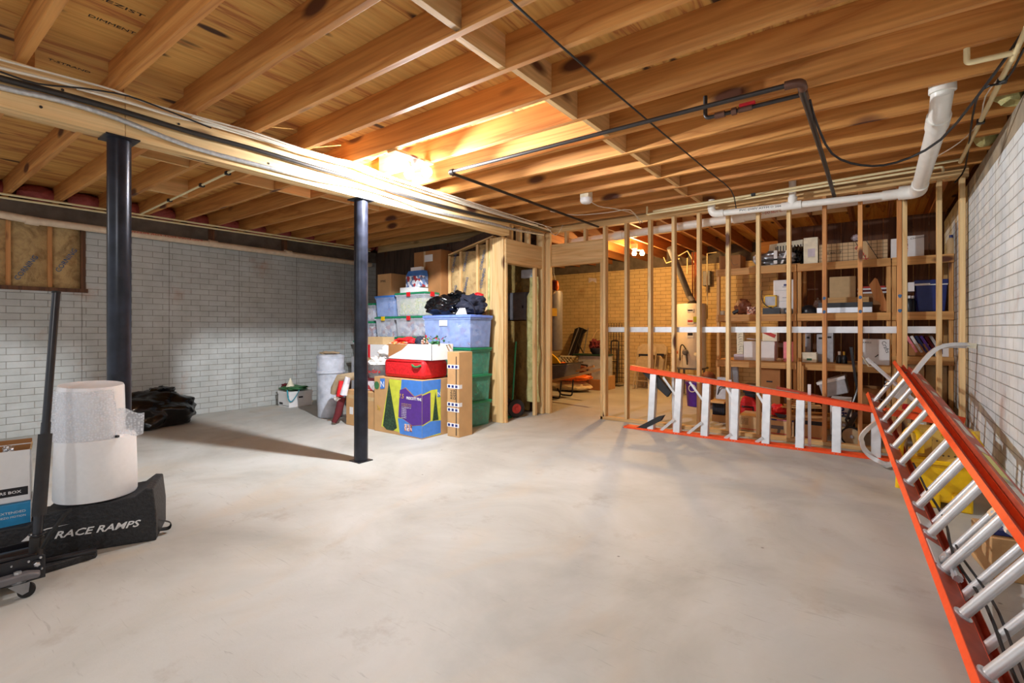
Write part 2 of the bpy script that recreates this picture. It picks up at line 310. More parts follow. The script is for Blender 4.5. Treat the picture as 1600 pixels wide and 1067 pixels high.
def mkmesh(name, mb, mats, origin, bevel=0, smooth=True):
    me = bpy.data.meshes.new(name); me.from_pydata([v-origin for v in mb.v], [], mb.f)
    for m in (mats if isinstance(mats, (list, tuple)) else [mats]): me.materials.append(M[m])
    me.polygons.foreach_set('material_index', mb.m)
    if smooth:
        me.polygons.foreach_set('use_smooth', [True]*len(me.polygons)); me.set_sharp_from_angle(angle=math.radians(38))
    me.update(); o = bpy.data.objects.new(name, me); S.collection.objects.link(o)
    if bevel:
        b = o.modifiers.new('bevel', 'BEVEL'); b.width = bevel; b.segments = 2; b.limit_method = 'ANGLE'; b.angle_limit = math.radians(50)
    return o
def basept(mbs):
    V = [v for m in mbs for v in m.v]
    return Vector(((min(v.x for v in V)+max(v.x for v in V))/2, (min(v.y for v in V)+max(v.y for v in V))/2, min(v.z for v in V)))
def tag(o, label=None, cat=None, group=None, kind=None):
    if label: o['label'] = label
    if cat: o['category'] = cat
    if group: o['group'] = group
    if kind: o['kind'] = kind
def solo(name, mb, mat, label, cat, group=None, bevel=0, kind=None):
    o0 = basept([mb]); o = mkmesh(name, mb, mat, o0, bevel); o.location = o0; tag(o, label, cat, group, kind); return o
def struct(name, mb, mat, bevel=0): return solo(name, mb, mat, None, None, kind='structure', bevel=bevel)
class Thing:
    """collects part meshes in world coordinates; build() makes the Empty at the base and hangs the parts below it"""
    def __init__(s, name, label, cat, group=None): s.a = (name, label, cat, group); s.p = []
    def part(s, name, mb, mat, bevel=0, label=None, sub=None, kind=None):
        s.p.append((name, mb, mat, bevel, label, sub, kind)); return len(s.p)-1
    def build(s):
        name, label, cat, group = s.a
        o0 = basept([q[1] for q in s.p]); e = bpy.data.objects.new(name, None); S.collection.objects.link(e); e.location = o0; e.empty_display_size = .05
        tag(e, label, cat, group); objs = []
        for nm, mb, mat, bv, lb, sub, kd in s.p:
            o = mkmesh(nm, mb, mat, o0, bv); o.parent = e if sub is None else objs[sub]; tag(o, lb, kind=kd); objs.append(o)
        return e
def textmb(string, o, right, up, h, depth=.0006, fit=None, shear=0, bold=0):
    cu = bpy.data.curves.new('t', 'FONT'); cu.body = string; cu.extrude = depth/h; cu.shear = shear; cu.offset = bold; cu.resolution_u = 2
    to = bpy.data.objects.new('t', cu); S.collection.objects.link(to); bpy.context.view_layer.update()
    me = bpy.data.meshes.new_from_object(to.evaluated_get(bpy.context.evaluated_depsgraph_get()))
    right, up = Vector(right).normalized(), Vector(up).normalized(); n = right.cross(up)
    xs = [v.co.x for v in me.vertices]; k = h*1.4; kx = (fit/(max(xs)-min(xs))) if fit else k; x0 = min(xs)
    mb = MB(); mb.add([Vector(o)+right*(v.co.x-x0)*kx+up*v.co.y*k+n*v.co.z*h for v in me.vertices], [tuple(p.vertices) for p in me.polygons])
    bpy.data.objects.remove(to); bpy.data.curves.remove(cu); bpy.data.meshes.remove(me); return mb

# ================================================================== THE SHELL
XL, XR, YB, YF = -7.65, .66, -2.6, 10.05          # left wall, right wall, open end behind the viewpoint, back wall
ZJ, ZC = 2.64, 2.83                                # underside of joists, underside of plywood
GX = -3.72                                         # room-side face of the girder
YS = 5.96                                          # room-side face of the stud wall
struct('floor', MB().box(XL-.3, XR+.3, YB, YF+.2, -.12, 0), 'floor')
struct('ceiling', MB().box(XL-.3, XR+.3, YB, YF+.2, ZC, ZC+.04), 'ply')
# left wall with the framed-in opening
m = MB(); y0, y1, z0, z1 = .2, 1.69, 1.68, 2.44
m.box(XL-.2, XL, YB, YF, 0, z0); m.box(XL-.2, XL, y1, YF, z0, 2.45); m.box(XL-.2, XL, YB, y0, z0, 2.45)
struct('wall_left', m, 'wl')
struct('trim_1', MB().box(XL-.18, XL-.005, YB, YF, 2.45, 2.64), 'conc2')
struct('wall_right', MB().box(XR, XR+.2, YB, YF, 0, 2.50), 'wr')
m = MB(); m.prism([(XR-.002, YB, 2.36), (XR+.2, YB, 2.36), (XR+.2, YB, 2.66), (XR+.08, YB, 2.66), (XR-.002, YB, 2.51)], (0, YF-YB, 0)); struct('trim_2', m, 'conc')
struct('wall_back', MB().box(XL, XR, YF, YF+.2, 0, 2.48), 'wb')
struct('trim_4', MB().box(XL-.22, XL-.18, YB, YF, 2.45, 2.84), 'brownb'); struct('trim_5', MB().box(XR+.12, XR+.16, YB, YF, 2.45, 2.84), 'brownb')
struct('trim_3', MB().box(XL, XR, YF+.06, YF+.2, 2.48, 2.83), 'conc2')
m = MB()
for i in range(14): x = XL+.27*i; m.box(x, x+.262, YS, YS+.03, 0, 2.64)
struct('wall_far', m, 'dark')
m = MB()
for i in range(12): x = -1.15+.152*i; m.box(x, x+.148, 8.0, 8.03, 0, 2.64)
struct('wall_partition', m, 'brownb')
# pink insulation between joist ends on the left wall
for i in range(16):
    ya = .19+.406*i-.34+.06
    solo('insulation_batt', MB().blob((XL-.02, ya+.16, 2.735), (.11, .19, .09), i, .12, 3, 2), 'pink', f'pink fibreglass batt above the left wall, {ordw[i]} one from the near end', 'insulation', 'pink batts above the left wall')
for i, yy in enumerate((3.6, 4.4, 5.3)):
    solo('insulation_batt', MB().blob((XR+.02, yy, 2.70), (.07, .16, .07), i+30, .3, 3, 2), 'yel', f'yellow fibreglass tuft above the right wall ledge, {ordw[i]} one from the near end', 'insulation', 'yellow tufts above the right wall')
# framed opening in the left wall, packed with paper-faced batts
m = MB(); m.box(XL-.16, XL+.012, y0, y1+.02, z0-.045, z0); m.box(XL-.16, XL+.005, y1-.04, y1, z0, z1-.04); m.box(XL-.16, XL+.005, y0, y1, z1-.04, z1); m.box(XL-.16, XL+.005, y0, y0+.04, z0, z1-.04)
w = Thing('window_1', None, None); w.part('window_frame', m, 'brownb')
for k, yy in enumerate((.62, 1.02, 1.36)):
    w.part('stud', MB().box(XL-.15, XL-.03, yy, yy+.038, z0, z1-.04), 'studO')
ys = [y0+.04, .62, 1.02, 1.36, y1-.04]
for k in range(4):
    a, b = ys[k]+(.038 if k else 0), ys[k+1]; mm = MB()
    mm.sheet(lambda u, v, a=a, b=b, k=k: (XL-.06+.035*math.sin(math.pi*u)+.012*noise.noise(Vector((u*3+k, v*7, 0))), a+(b-a)*u, z0+(z1-.04-z0)*v), 8, 14, .02)
    q = w.part('insulation_panel', mm, 'paper')
    w.part('lettering', textmb('CORNING', (XL-.018, a+.06, z0+.06+.12*(k % 2)), (0, .5, .86), (0, -.86, .5), .05), 'inkb', sub=q)
e = w.build(); e['kind'] = 'structure'

# ================================================================== CEILING FRAMING
JY = [.572+.4075*k for k in range(-4, 14)]        # far lower edge of each joist
for i, y in enumerate(reversed(JY)):
    vis = y > .1
    solo('ceiling_joist', MB().box(GX-.06, XR+.1, y-.038, y, ZJ, ZC), 'joist', f'pine joist of the main room, {ordw[i]} out from the stud wall', 'joist', 'joists of the main room', .002)
for i, y in enumerate(reversed(JY)):
    y = y+.045
    if y > 5.85: continue
    solo('ceiling_joist', MB().box(XL-.1, GX-.065, y-.038, y, ZJ, ZC), 'joist', f'pine joist over the left bay, {ordw[i]} out from the dark board wall', 'joist', 'joists of the left bay', .002)
ys_ = sorted(JY)
for i in range(len(ys_)-1):
    a, b = ys_[i], ys_[i+1]-.038
    off = .0 if i % 2 else .045
    if a > .5: solo('blocking', MB().box(-1.69+off, -1.652+off, a, b, ZJ+.005, ZC), 'plateY', f'short wood block between joists above mid room, {ordw[len(ys_)-2-i]} from the stud wall', 'blocking', 'blocking row of the main room', .001)
for (i, x) in ((4, -4.72), (5, -4.72), (6, -4.95), (6, -4.42), (7, -6.1), (8, -5.05), (9, -5.05), (10, -4.9), (11, -4.9)):
    if i+1 < len(ys_):
        a, b = ys_[i]+.045, ys_[i+1]-.038+.045
        solo('blocking', MB().box(x, x+.038, a, b, ZJ+.002, ZC), 'plateY', f'wood block over the left bay, {ordw[len(ys_)-2-i]} gap from the board wall'+(', nearer the girder' if x == -4.42 else ''), 'blocking', 'blocks between the left bay joists', .001)
# joists of the back room run the other way
for i in range(20):
    x = XR-.1-.4065*i
    if x < -6.9: break
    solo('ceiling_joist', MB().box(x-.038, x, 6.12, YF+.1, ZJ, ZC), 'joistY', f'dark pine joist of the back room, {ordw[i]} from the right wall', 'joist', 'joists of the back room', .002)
for i in range(9):
    x = XR-.1-.4065*(i+3); yy = 7.25+(.05 if i % 2 else 0)
    solo('blocking', MB().box(x, x+.368, yy, yy+.038, ZJ+.002, ZC), 'plate', f'wood block between the back room joists, {ordw[i]} one from the right', 'blocking', 'blocking of the back room', .001)
solo('rim_board', MB().box(XL, XR, YS+.04, YS+.078, ZJ, ZC), 'plate', 'long board standing on edge over the top of the stud wall', 'beam')
solo('ceiling_beam', MB().box(-1.6, XR, 8.9, 8.98, 2.40, 2.62), 'joist', 'dark beam under the back room joists above the shelving', 'beam')

# girder: three plies with a visible butt joint
g = Thing('girder', 'long built-up pine girder carrying the joists on the two black posts', 'beam')
g.part('beam_ply', MB().box(GX-.038, GX, YB, 1.01, 2.377, ZJ), 'girder', .002); g.part('beam_ply', MB().box(GX-.038, GX, 1.013, 4.95, 2.377, ZJ), 'girder', .002)
g.part('beam_ply', MB().box(GX-.115, GX-.077, YB, 4.95, 2.377, ZJ), 'girder', .002); g.part('beam_ply', MB().box(GX-.0765, GX-.0385, YB, 4.95, 2.377, ZJ), 'girder', .002)
for yy, zz in ((.35, 2.5), (.63, 2.43), (.72, 2.56), (1.3, 2.56), (1.9, 2.46), (2.5, 2.44), (3.3, 2.46)):
    g.part('nail', MB().lathe((GX, yy, zz), [(.008, 0), (.008, .003), (0, .004)], 8, (1, 0, 0)), 'iron')
g.build()
for i, (yy, lb) in enumerate(((.995, 'black steel column behind the two white rolls'), (2.775, 'black steel column standing in front of the storage pile'))):
    t = Thing('support_post', lb, 'post', 'black steel columns under the girder'); px = GX-.055
    t.part('post_shaft', MB().lathe((px, yy, .008), [(.061, 0), (.061, 2.36)], 32), 'blksteel')
    t.part('cap_plate', MB().box(px-.085, px+.085, yy-.085, yy+.085, 2.368, 2.377), 'blk'); t.part('base_plate', MB().box(px-.075, px+.075, yy-.075, yy+.075, 0, .008), 'blk')
    t.build()

# ================================================================== STUD WALL
solo('bottom_plate', MB().box(-2.96, XR, YS, YS+.089, 0, .04), 'plate', 'pine bottom plate under the studs along the concrete floor', 'board', bevel=.002)
solo('top_plate', MB().box(-3.80, XR, YS, YS+.089, 2.565, 2.64), 'plate', 'doubled pine top plate over the stud wall', 'board', bevel=.002)
SP = [977.5, 1014.5, 1051.5, 1091, 1136.5, 1184, 1232, 1288, 1344, 1405.3, 1413.8, 1468]
names = ['second stud right of the doorway', 'third stud right of the doorway', 'fourth stud right of the doorway', 'fifth stud right of the doorway, left of the water heater', 'sixth stud, at the left end of the shelving', 'seventh stud, in front of the flat wrapped duffel', 'eighth stud, in front of the white drawers', 'ninth stud, right of the pink carton', 'tenth stud, crossing the grid-printed carton', 'orange-toned stud, left one of the doubled pair', 'knotty bark-edged stud, right one of the doubled pair', 'stud in front of the navy blue tote']
for i, (p, nm) in enumerate(zip(SP, names)):
    x = ony(p, 514, YS).x
    lbl = 'pine '+nm if i not in (9, 10) else nm
    if i in (7, 8, 9):
        t = Thing('wall_stud', lbl, 'stud', 'studs of the open wall'); t.part('stud_board', MB().box(x-.019, x+.019, YS, YS+.089, .04, 2.565), 'studO', .003)
        for zz in (1.515, 1.375): t.part('blue_mark', MB().blob((x+.002*i-.014, YS-.0003, zz), (.014, .001, .017), i, .3, 2, 2), 'inkb', label='smudged blue paint mark')
        t.build()
    else: solo('wall_stud', MB().box(x-.019, x+.019, YS, YS+.089, .04, 2.565), 'stud', lbl, 'stud', 'studs of the open wall', .003)
solo('wall_stud', MB().box(XR-.062, XR-.022, YS, YS+.089, 0.04, 2.565), 'stud', 'pale greenish stud against the right brick wall', 'stud', 'studs of the open wall', .003)
# doorway in the stud wall
x0, x1 = -2.985, -2.895
t = Thing('door_frame', 'rough pine doorway frame with deep header at the left of the stud wall', 'door frame')
t.part('king_stud', MB().box(-2.925, -2.887, YS, YS+.089, .04, 2.565), 'stud', .003); t.part('jack_stud', MB().box(-2.964, -2.926, YS, YS+.089, .0, 2.09), 'stud', .003)
t.part('header', MB().box(-3.805, -2.926, YS+.002, YS+.08, 2.13, 2.385), 'plate', .003); t.part('header_plate', MB().box(-3.805, -2.926, YS, YS+.089, 2.09, 2.13), 'plate', .002); t.part('header_plate', MB().box(-3.805, -2.926, YS, YS+.089, 2.386, 2.40), 'plate', .002)
for x in (-3.52, -3.22): t.part('cripple_stud', MB().box(x, x+.038, YS+.01, YS+.08, 2.40, 2.565), 'stud', .002)
t.part('jack_stud', MB().box(-3.805, -3.767, YS, YS+.089, 0, 2.09), 'stud', .003)
t.build()
# opening in the girder line
t = Thing('door_frame', 'rough pine opening beside the green totes with header, in line with the girder', 'door frame')
FX = -3.80
yy_ = lambda px: onx(px, HOR+1, FX).y
xa, xb = ony(769, 515, 4.955).x, ony(786, 515, 4.955).x
t.part('corner_post', MB().box(xa, xb-.001, 4.955, 5.04, 0, 2.377), 'stud', .003); t.part('jack_stud', MB().box(FX-.12, FX, yy_(790.5), yy_(790.5)+.038, 0, 2.05), 'stud', .003)
ya, yb, yc, yd = yy_(790.5)+.039, yy_(847), yy_(836), yy_(841)
t.part('header', MB().box(FX-.08, FX, ya-.038, yb, 2.09, 2.36), 'girder', .003); t.part('header_plate', MB().box(FX-.10, FX, ya-.038, yb, 2.05, 2.09), 'plateY', .002)
t.part('jack_stud', MB().box(FX-.045, FX, yc, yc+.05, 0, 2.05), 'stud', .003); t.part('corner_stud', MB().box(FX-.10, FX+.01, yb+.001, yb+.05, 0, 2.565), 'stud', .003); t.part('corner_stud', MB().box(FX-.06, FX+.08, YS-.045, YS-.002, 0, 2.565), 'stud', .003)
for yy in (5.12, 5.32, 5.52): t.part('cripple_stud', MB().box(FX-.09, FX-.01, yy, yy+.04, 2.362, 2.56), 'stud', .002)
t.part('top_plate', MB().box(FX-.10, FX, 4.98, 5.95, 2.565, 2.638), 'plateY', .002)
t.build()
# aluminium channel across the studs
xa, xb, yt = ony(949, 514, YS+.095).x, ony(1463, 514, YS+.095).x, YS+.0895
solo('metal_track', MB().box(xa, xb, yt, yt+.0015, 1.163, 1.222).box(xa, xb, yt-.004, yt, 1.160, 1.166).box(xa, xb, yt-.004, yt, 1.219, 1.225).box(xa, xb, yt-.003, yt, 1.186, 1.19), 'alus', 'pale aluminium rail running level behind all the studs at mid height', 'rail')
# raked insulated partition
t = Thing('insulated_partition', 'short stud partition with paper-faced batts and sloping top beside the tall brown carton', 'partition')
def rk(x): return 2.415+(x+4.161)*.218
qx = [ony(a, 515, 5.10).x for a in (700, 717.5, 743.5, 761.5)]
for x in qx[:3]: t.part('stud', MB().box(x, x+.038, 5.10, 5.18, 0, rk(x)-.005), 'stud', .002)
for k, x in enumerate((qx[3]-.02, qx[3]+.05)): t.part('stud', MB().box(x, x+.038, 5.09, 5.17, 0, rk(x)-.005), 'stud', .002)
t.part('top_plate', MB().prism([(qx[0], 5.10, rk(qx[0])), (qx[3]+.09, 5.10, rk(qx[3]+.09)), (qx[3]+.09, 5.10, rk(qx[3]+.09)+.02), (qx[0], 5.10, rk(qx[0])+.02)], (0, .08, 0)), 'plate')
for k, (a, b) in enumerate(((qx[0]+.038, qx[1]), (qx[1]+.038, qx[2]), (qx[2]+.038, qx[3]-.02))):
    q = t.part('insulation_panel', MB().sheet(lambda u, v, a=a, b=b, k=k: (a+(b-a)*u, 5.125-.03*math.sin(math.pi*u)+.012*noise.noise(Vector((u*3+k, v*9, 4))), .1+(rk(a)-.13)*v), 8, 26, .02), 'paper')
    for zz in (1.55+.1*k, 2.0): t.part('lettering', textmb('CORNING', (a+.08, 5.085, zz), (.25, 0, .97), (-.97, 0, .25), .042), 'inkb', sub=q)
t.part('insulation_tuft', MB().blob((qx[3]+.034, 5.12, 1.75), (.03, .04, .5), 3, .3, 3, 3), 'yel')
t.build()
t = Thing('stair_underside', 'dark sloping boards under the stairs above the insulated partition', 'stairs')
t.part('stringer', MB().prism([(-5.6, 5.24, 2.0), (-3.95, 5.24, 2.50), (-3.95, 5.24, 2.63), (-5.6, 5.24, 2.30)], (0, .04, 0)), 'dark')
t.part('soffit_board', MB().prism([(-5.6, 5.28, 2.0), (-3.95, 5.28, 2.50), (-3.95, 5.28, 2.54), (-5.6, 5.28, 2.04)], (0, .64, 0)), 'dark')
t.build()
# behind the opening
yv = YS-.05
X0, X1, X2 = ony(784, 515, yv).x, ony(829, 515, yv).x, ony(823, 515, yv).x
solo('insulation_batt', MB().sheet(lambda u, v: (X0+(X1-X0)*u, yv-.04-.04*math.sin(math.pi*u*2)**2+.02*noise.noise(Vector((u*4, v*7, 1))), .02+1.30*v), 14, 20, .04), 'ybr', 'brown wrinkled batt hung low on the board wall seen through the opening', 'insulation')
solo('insulation_batt', MB().sheet(lambda u, v: (X0+(X1-X0)*u, yv-.01-.03*math.sin(math.pi*u*2)**2+.03*noise.noise(Vector((u*4, v*4, 5))), 1.74+.42*v), 14, 12, .03), 'ybr', 'small brown batt above the grey electrical panel', 'insulation')
t = Thing('electrical_panel', 'dark grey electrical panel on the board wall seen through the opening', 'electrical panel')
x0, x1 = ony(792, 515, yv-.1).x, ony(821, 515, yv-.1).x; z0, z1 = 1.335, ony(806, 457, yv-.1).z
t.part('panel_box', MB().box(x0, x1, yv-.10, YS, z0, z1), 'grey', .005); t.part('panel_door', MB().box(x0+.02, x1-.02, yv-.108, yv-.10, z0+.02, z1-.02), 'grey', .003); t.part('latch', MB().box(x1-.05, x1-.03, yv-.117, yv-.108, 1.5, 1.54), 'blk'); t.build()
t = Thing('alarm_box', 'light grey box with a small green lamp high behind the opening', 'box'); x0, x1 = ony(814, 515, 5.7).x, ony(833, 515, 5.7).x; z0, z1 = ony(824, 434, 5.7).z, ony(824, 421, 5.7).z; t.part('housing', MB().box(x0, x1, 5.70, 5.80, z0, z1), 'ltgrey', .006)
t.part('indicator', MB().lathe((x1-.03, 5.70, z0+.03), [(.008, 0), (.006, .005)], 10, (0, -1, 0)), 'green'); t.part('cord', MB().tube([(x1-.08, 5.74, z0), (x1-.09, 5.78, z0-.08), (x1-.13, 5.8, 1.72)], .005, 6), 'bcable'); t.build()
xg0, xg1 = ony(823, 515, 5.72).x, ony(841, 515, 5.72).x
solo('insulation_batt', MB().sheet(lambda u, v: (xg0+(xg1-xg0)*u+(.05*(1-u))*(v > .85), 5.72-.03*math.sin(math.pi*u)+.03*noise.noise(Vector((u*4, v*8, 2))), .18+1.75*v), 8, 26, .05), 'yel', 'pale green-yellow batt hanging at the far side of the opening', 'insulation')

# ================================================================== PIPES AND CABLES
def elbow_path(pts, r=.03, n=5):
    P = [Vector(p) for p in pts]; out = [P[0]]
    for i in range(1, len(P)-1):
        a = (P[i-1]-P[i]).normalized(); b = (P[i+1]-P[i]).normalized()
        for k in range(n+1):
            u = k/n; out.append((P[i]+a*r*(1-u))*(1-u)+P[i]*0+(P[i]+b*r*u)*u if False else (P[i]+a*r)*(1-u)**2+P[i]*2*u*(1-u)+(P[i]+b*r)*u*u)
    out.append(P[-1]); return out
zg = 2.56
t = Thing('gas_pipe', 'black iron gas pipe hung under the joists from the flood lights to the stud wall', 'pipe')
c1 = Vector((-2.98, 3.10, zg)); c2 = Vector((-.345, 3.12, zg)); c3 = Vector((-.345, 6.30, 2.44))
t.part('pipe_run', MB().tube(elbow_path([c2, c1, (-2.98, 5.94, zg)], .05), .014), 'iron'); t.part('pipe_run', MB().tube([c2+Vector((.0, .02, 0)), (-.345, 5.0, 2.56), (-.345, 6.30, 2.52)], .017), 'iron', label='reddish black run towards the stud wall')
t.part('elbow', MB().tube(elbow_path([c2+Vector((-.07, 0, 0)), c2+Vector((.01, 0, 0)), c2+Vector((.01, .09, 0))], .04), .024, 12), 'rust'); t.part('elbow', MB().tube(elbow_path([c1+Vector((.05, 0, 0)), c1, c1+Vector((0, .05, 0))], .03), .022, 12), 'iron')
t.part('pipe_branch', MB().tube(elbow_path([(-.345, 3.33, 2.575), (-.90, 3.33, 2.575), (-.90, 3.33, 2.72)], .03), .013), 'iron'); t.part('coupling', MB().tube([(-.84, 3.33, 2.575), (-.78, 3.33, 2.575)], .021, 8), 'rust'); t.part('coupling', MB().tube([(-.74, 3.33, 2.575), (-.71, 3.33, 2.575)], .023, 6), 'rust')
q = t.part('valve', MB().tube([(-.70, 3.33, 2.575), (-.62, 3.33, 2.575)], .018, 10), 'rust'); t.part('valve_handle', MB().box(-.69, -.60, 3.30, 3.32, 2.585, 2.60), 'redpipe', sub=q, label='red valve handle')
t.part('tee', MB().tube([(-.345, 3.28, 2.575), (-.345, 3.40, 2.575)], .024, 10), 'rust'); t.build()
def cable(name, pts, r, mat, label, cat='cable', group=None, n=6, sm=3):
    P = [Vector(p) for p in pts]; out = []
    for i in range(len(P)-1):
        p0, p1, p2, p3 = P[max(i-1, 0)], P[i], P[i+1], P[min(i+2, len(P)-1)]
        for k in range(sm):
            u = k/sm; out.append(.5*((2*p1)+(p2-p0)*u+(2*p0-5*p1+4*p2-p3)*u*u+(3*p1-p0-3*p2+p3)*u**3))
    out.append(P[-1]); return solo(name, MB().tube(out, r, n), mat, label, cat, group)
cable('coaxial_cable', [onz(795, -2, 2.61), onz(880, 75, 2.625), onz(1000, 178, 2.615), onz(1100, 262, 2.62), onz(1142, 297, 2.61), ony(1150, 325, 5.8)], .006, 'bcable', 'thin taut black cable crossing diagonally under the joists')
cable('power_cable', [(-.33, 3.5, 2.60), onz(1275, 190, 2.55), onz(1300, 240, 2.42), onz(1345, 258, 2.36), onz(1400, 254, 2.36), onz(1470, 218, 2.42), onz(1550, 120, 2.55), onz(1605, 40, 2.62)], .008, 'bcable', 'black cable drooping in a long curve across to the right wall')
gx = GX+.012
def gpt(l, x): return [onx(a, b, x) for a, b in l]
cable('flexible_conduit', gpt([(-60, 112), (0, 136), (90, 156), (180, 184), (300, 230), (420, 262), (500, 282), (560, 292), (620, 310), (672, 329), (766, 349), (800, 358)], GX+.02)+[(GX+.02, 5.7, 2.50)], .016, 'conduit', 'silver flexible conduit strapped along the lower face of the girder', 'conduit', n=10)
cable('black_pipe', gpt([(-60, 105), (0, 122), (100, 148), (192, 174), (300, 207), (400, 234), (500, 264), (560, 281), (654, 312), (757, 338), (800, 347)], GX+.035)+[(GX+.04, 5.85, 2.57)], .017, 'iron', 'dark metal pipe running the length of the girder above the conduit', 'pipe', n=10)
lines = [([(-60, 75), (0, 93), (117, 124), (178, 141), (234, 162), (300, 180), (400, 208), (470, 232), (560, 258), (650, 290), (757, 325), (850, 356)], .006, 'thin white wire looping highest along the girder'),
 ([(-60, 90), (0, 106), (100, 130), (178, 152), (240, 172), (330, 196), (430, 225), (520, 250), (600, 280), (700, 312), (800, 342), (860, 360)], .008, 'cream cable just below the highest wire on the girder'),
 ([(120, 138), (200, 160), (280, 184), (380, 206), (480, 238), (560, 262), (640, 288), (740, 322), (830, 350)], .008, 'pale cable dipping under the joist ends mid girder'),
 ([(300, 182), (400, 214), (500, 248), (600, 274), (680, 300), (760, 330), (840, 352)], .008, 'cream cable starting mid girder and drifting low to the doorway'),
 ([(400, 208), (500, 242), (560, 256), (620, 280), (700, 304), (780, 330), (862, 356)], .0065, 'slim white cable bowed near the flood lights'),
 ([(0, 112), (60, 131), (130, 138), (200, 150), (260, 172), (330, 200)], .005, 'black wire weaving through the pale cables at the near end')]
for i, (l, r, lb) in enumerate(lines):
    pts = gpt(l, GX+.055+.012*i); cable('electric_cable', pts, r, 'bcable' if 'black' in lb else 'cable', lb, 'cable', 'cables along the girder')
# cables and detector by the doorway
t = Thing('smoke_alarm', 'white round alarm on a square box under a joist left of the stud wall', 'smoke alarm')
p = onz(916, 312, 2.585); t.part('junction_box', MB().box(p.x-.05, p.x+.05, p.y-.05, p.y+.05, 2.60, 2.72), 'cream', .005); t.part('alarm_dome', MB().lathe((p.x, p.y, 2.545), [(.045, 0), (.06, .01), (.066, .03), (.066, .055)], 24), 'white'); t.build()
cable('electric_cable', [(p.x, p.y, 2.60), onz(935, 322, 2.60), onz(960, 326, 2.6), onz(990, 334, 2.6), ony(1004, 348, 5.9)], .005, 'cable', 'white cable from the alarm to the stud wall top')
cable('electric_cable', [onz(860, 330, 2.6), onz(900, 336, 2.59), onz(950, 332, 2.6), onz(985, 328, 2.6), ony(1000, 349, 5.9)], .005, 'cable', 'white cable lying over the joists beside the alarm cable')
cable('electric_cable', [onz(820, 345, 2.6), ony(850, 352, 5.5), ony(868, 368, 5.7), ony(880, 350, 5.9)], .004, 'cable', 'loose white wire curling at the girder end')
# big white drain line with elbows
yp = 5.80
t = Thing('drain_pipe', 'white PVC drain dropping from the joists and running along the front of the studs', 'pipe')
A = Vector((.315, 3.90, 2.74)); B = Vector((.315, 4.02, 2.57)); Cc = Vector((.30, 5.60, 2.455)); D = Vector((.16, yp, 2.455))
t.part('pipe_run', MB().tube([A, A+Vector((0, .01, -.12)), B+Vector((0, .03, 0)), B+Vector((0, .18, -.04)), Cc], .055, 18), 'pvc')
t.part('pipe_collar', MB().tube([A+Vector((0, 0, -.06)), A+Vector((0, .005, -.12))], .066, 18), 'pvc'); t.part('pipe_elbow', MB().tube(elbow_path([B+Vector((0, .10, -.02)), B+Vector((0, .24, -.035))], .04), .064, 18), 'pvc')
t.part('pipe_elbow', MB().tube(elbow_path([Cc+Vector((0, -.08, 0)), Cc+Vector((0, .17, -.01)), D+Vector((.0, -.02, 0))], .09), .062, 18), 'pvc')
t.part('pipe_reducer', MB().tube([D+Vector((.02, 0, 0)), D+Vector((-.12, 0, 0))], .045, 18), 'pvc')
t.part('pipe_run', MB().tube(elbow_path([D, (-.70, yp, 2.475), (-1.50, yp, 2.495), (-1.50, yp, 2.66)], .07), .034, 16), 'pvc')
t.part('pipe_riser', MB().tube([(-.70, yp, 2.475), (-.70, yp, 2.75)], .034, 16), 'pvc'); t.part('pipe_tee', MB().tube([(-.80, yp, 2.475), (-.62, yp, 2.475)], .043, 16).tube([(-.70, yp, 2.46), (-.70, yp, 2.56)], .043, 16), 'pvc')
t.part('pipe_elbow', MB().tube(elbow_path([(-1.37, yp, 2.492), (-1.50, yp, 2.495), (-1.50, yp, 2.62)], .07), .042, 16), 'pvc')
t.part('lettering', textmb('PVC DWV ASTM D 2665', (-1.2, yp-.0355, 2.478), (1, 0, -.02), (0, 0, 1), .02, fit=.42), 'ink'); t.build()
t = Thing('drain_pipe', 'large white PVC drain running level behind the studs', 'pipe')
t.part('pipe_run', MB().tube([(-3.55, 6.17, 2.44), (.33, 6.17, 2.535)], .05, 18), 'pvc')
for x in (-3.4, -2.85, -1.35): t.part('pipe_coupling', MB().tube([(x, 6.17, 2.441+(x+3.55)*.0245), (x+.12, 6.17, 2.444+(x+3.55)*.0245)], .06, 18), 'pvc')
t.part('lettering', textmb('PVC - DO NOT CRUSH', (-1.1, 6.119, 2.485), (1, 0, .0245), (0, 0, 1), .03, fit=.34), 'inkr'); t.part('lettering', textmb('DO NOT TEST', (-.2, 6.119, 2.505), (1, 0, .0245), (0, 0, 1), .03, fit=.3), 'inkr')
t.build()
def waterpipe(pts, label, r=.011, clips=()):
    t = Thing('water_pipe', label, 'pipe'); t.part('pipe_run', MB().tube(elbow_path(pts, .02), r, 10), 'cpvc')
    for c in clips: t.part('pipe_clip', MB().box(c[0]-.02, c[0]+.02, c[1]-.02, c[1]+.02, c[2]-.015, c[2]+.015), 'bcable')
    t.build()
waterpipe([(-2.14, 5.70, 2.60), (-1.0, 5.70, 2.62), (.57, 5.70, 2.66)], 'upper cream water pipe in front of the top plate', .013, [(-1.05, 5.70, 2.62), (-.35, 5.72, 2.61)])
waterpipe([(-2.2, 5.66, 2.66), (-2.2, 5.66, 2.565), (-.9, 5.66, 2.585), (.46, 5.66, 2.61), (.46, 5.66, 2.56)], 'lower cream water pipe in front of the top plate')
waterpipe([(.37, 3.42, 2.70), (.37, 3.42, 2.565), (.55, 3.43, 2.565), (.55, 3.42, 2.575), (.56, 5.55, 2.60)], 'cream water pipe along the top of the right wall', .014, [(.555, 3.8, 2.575), (.555, 4.5, 2.585)])
waterpipe([(.53, 2.2, 2.60), (.55, 3.5, 2.56)], 'short cream pipe near the top right corner of the room', .012)
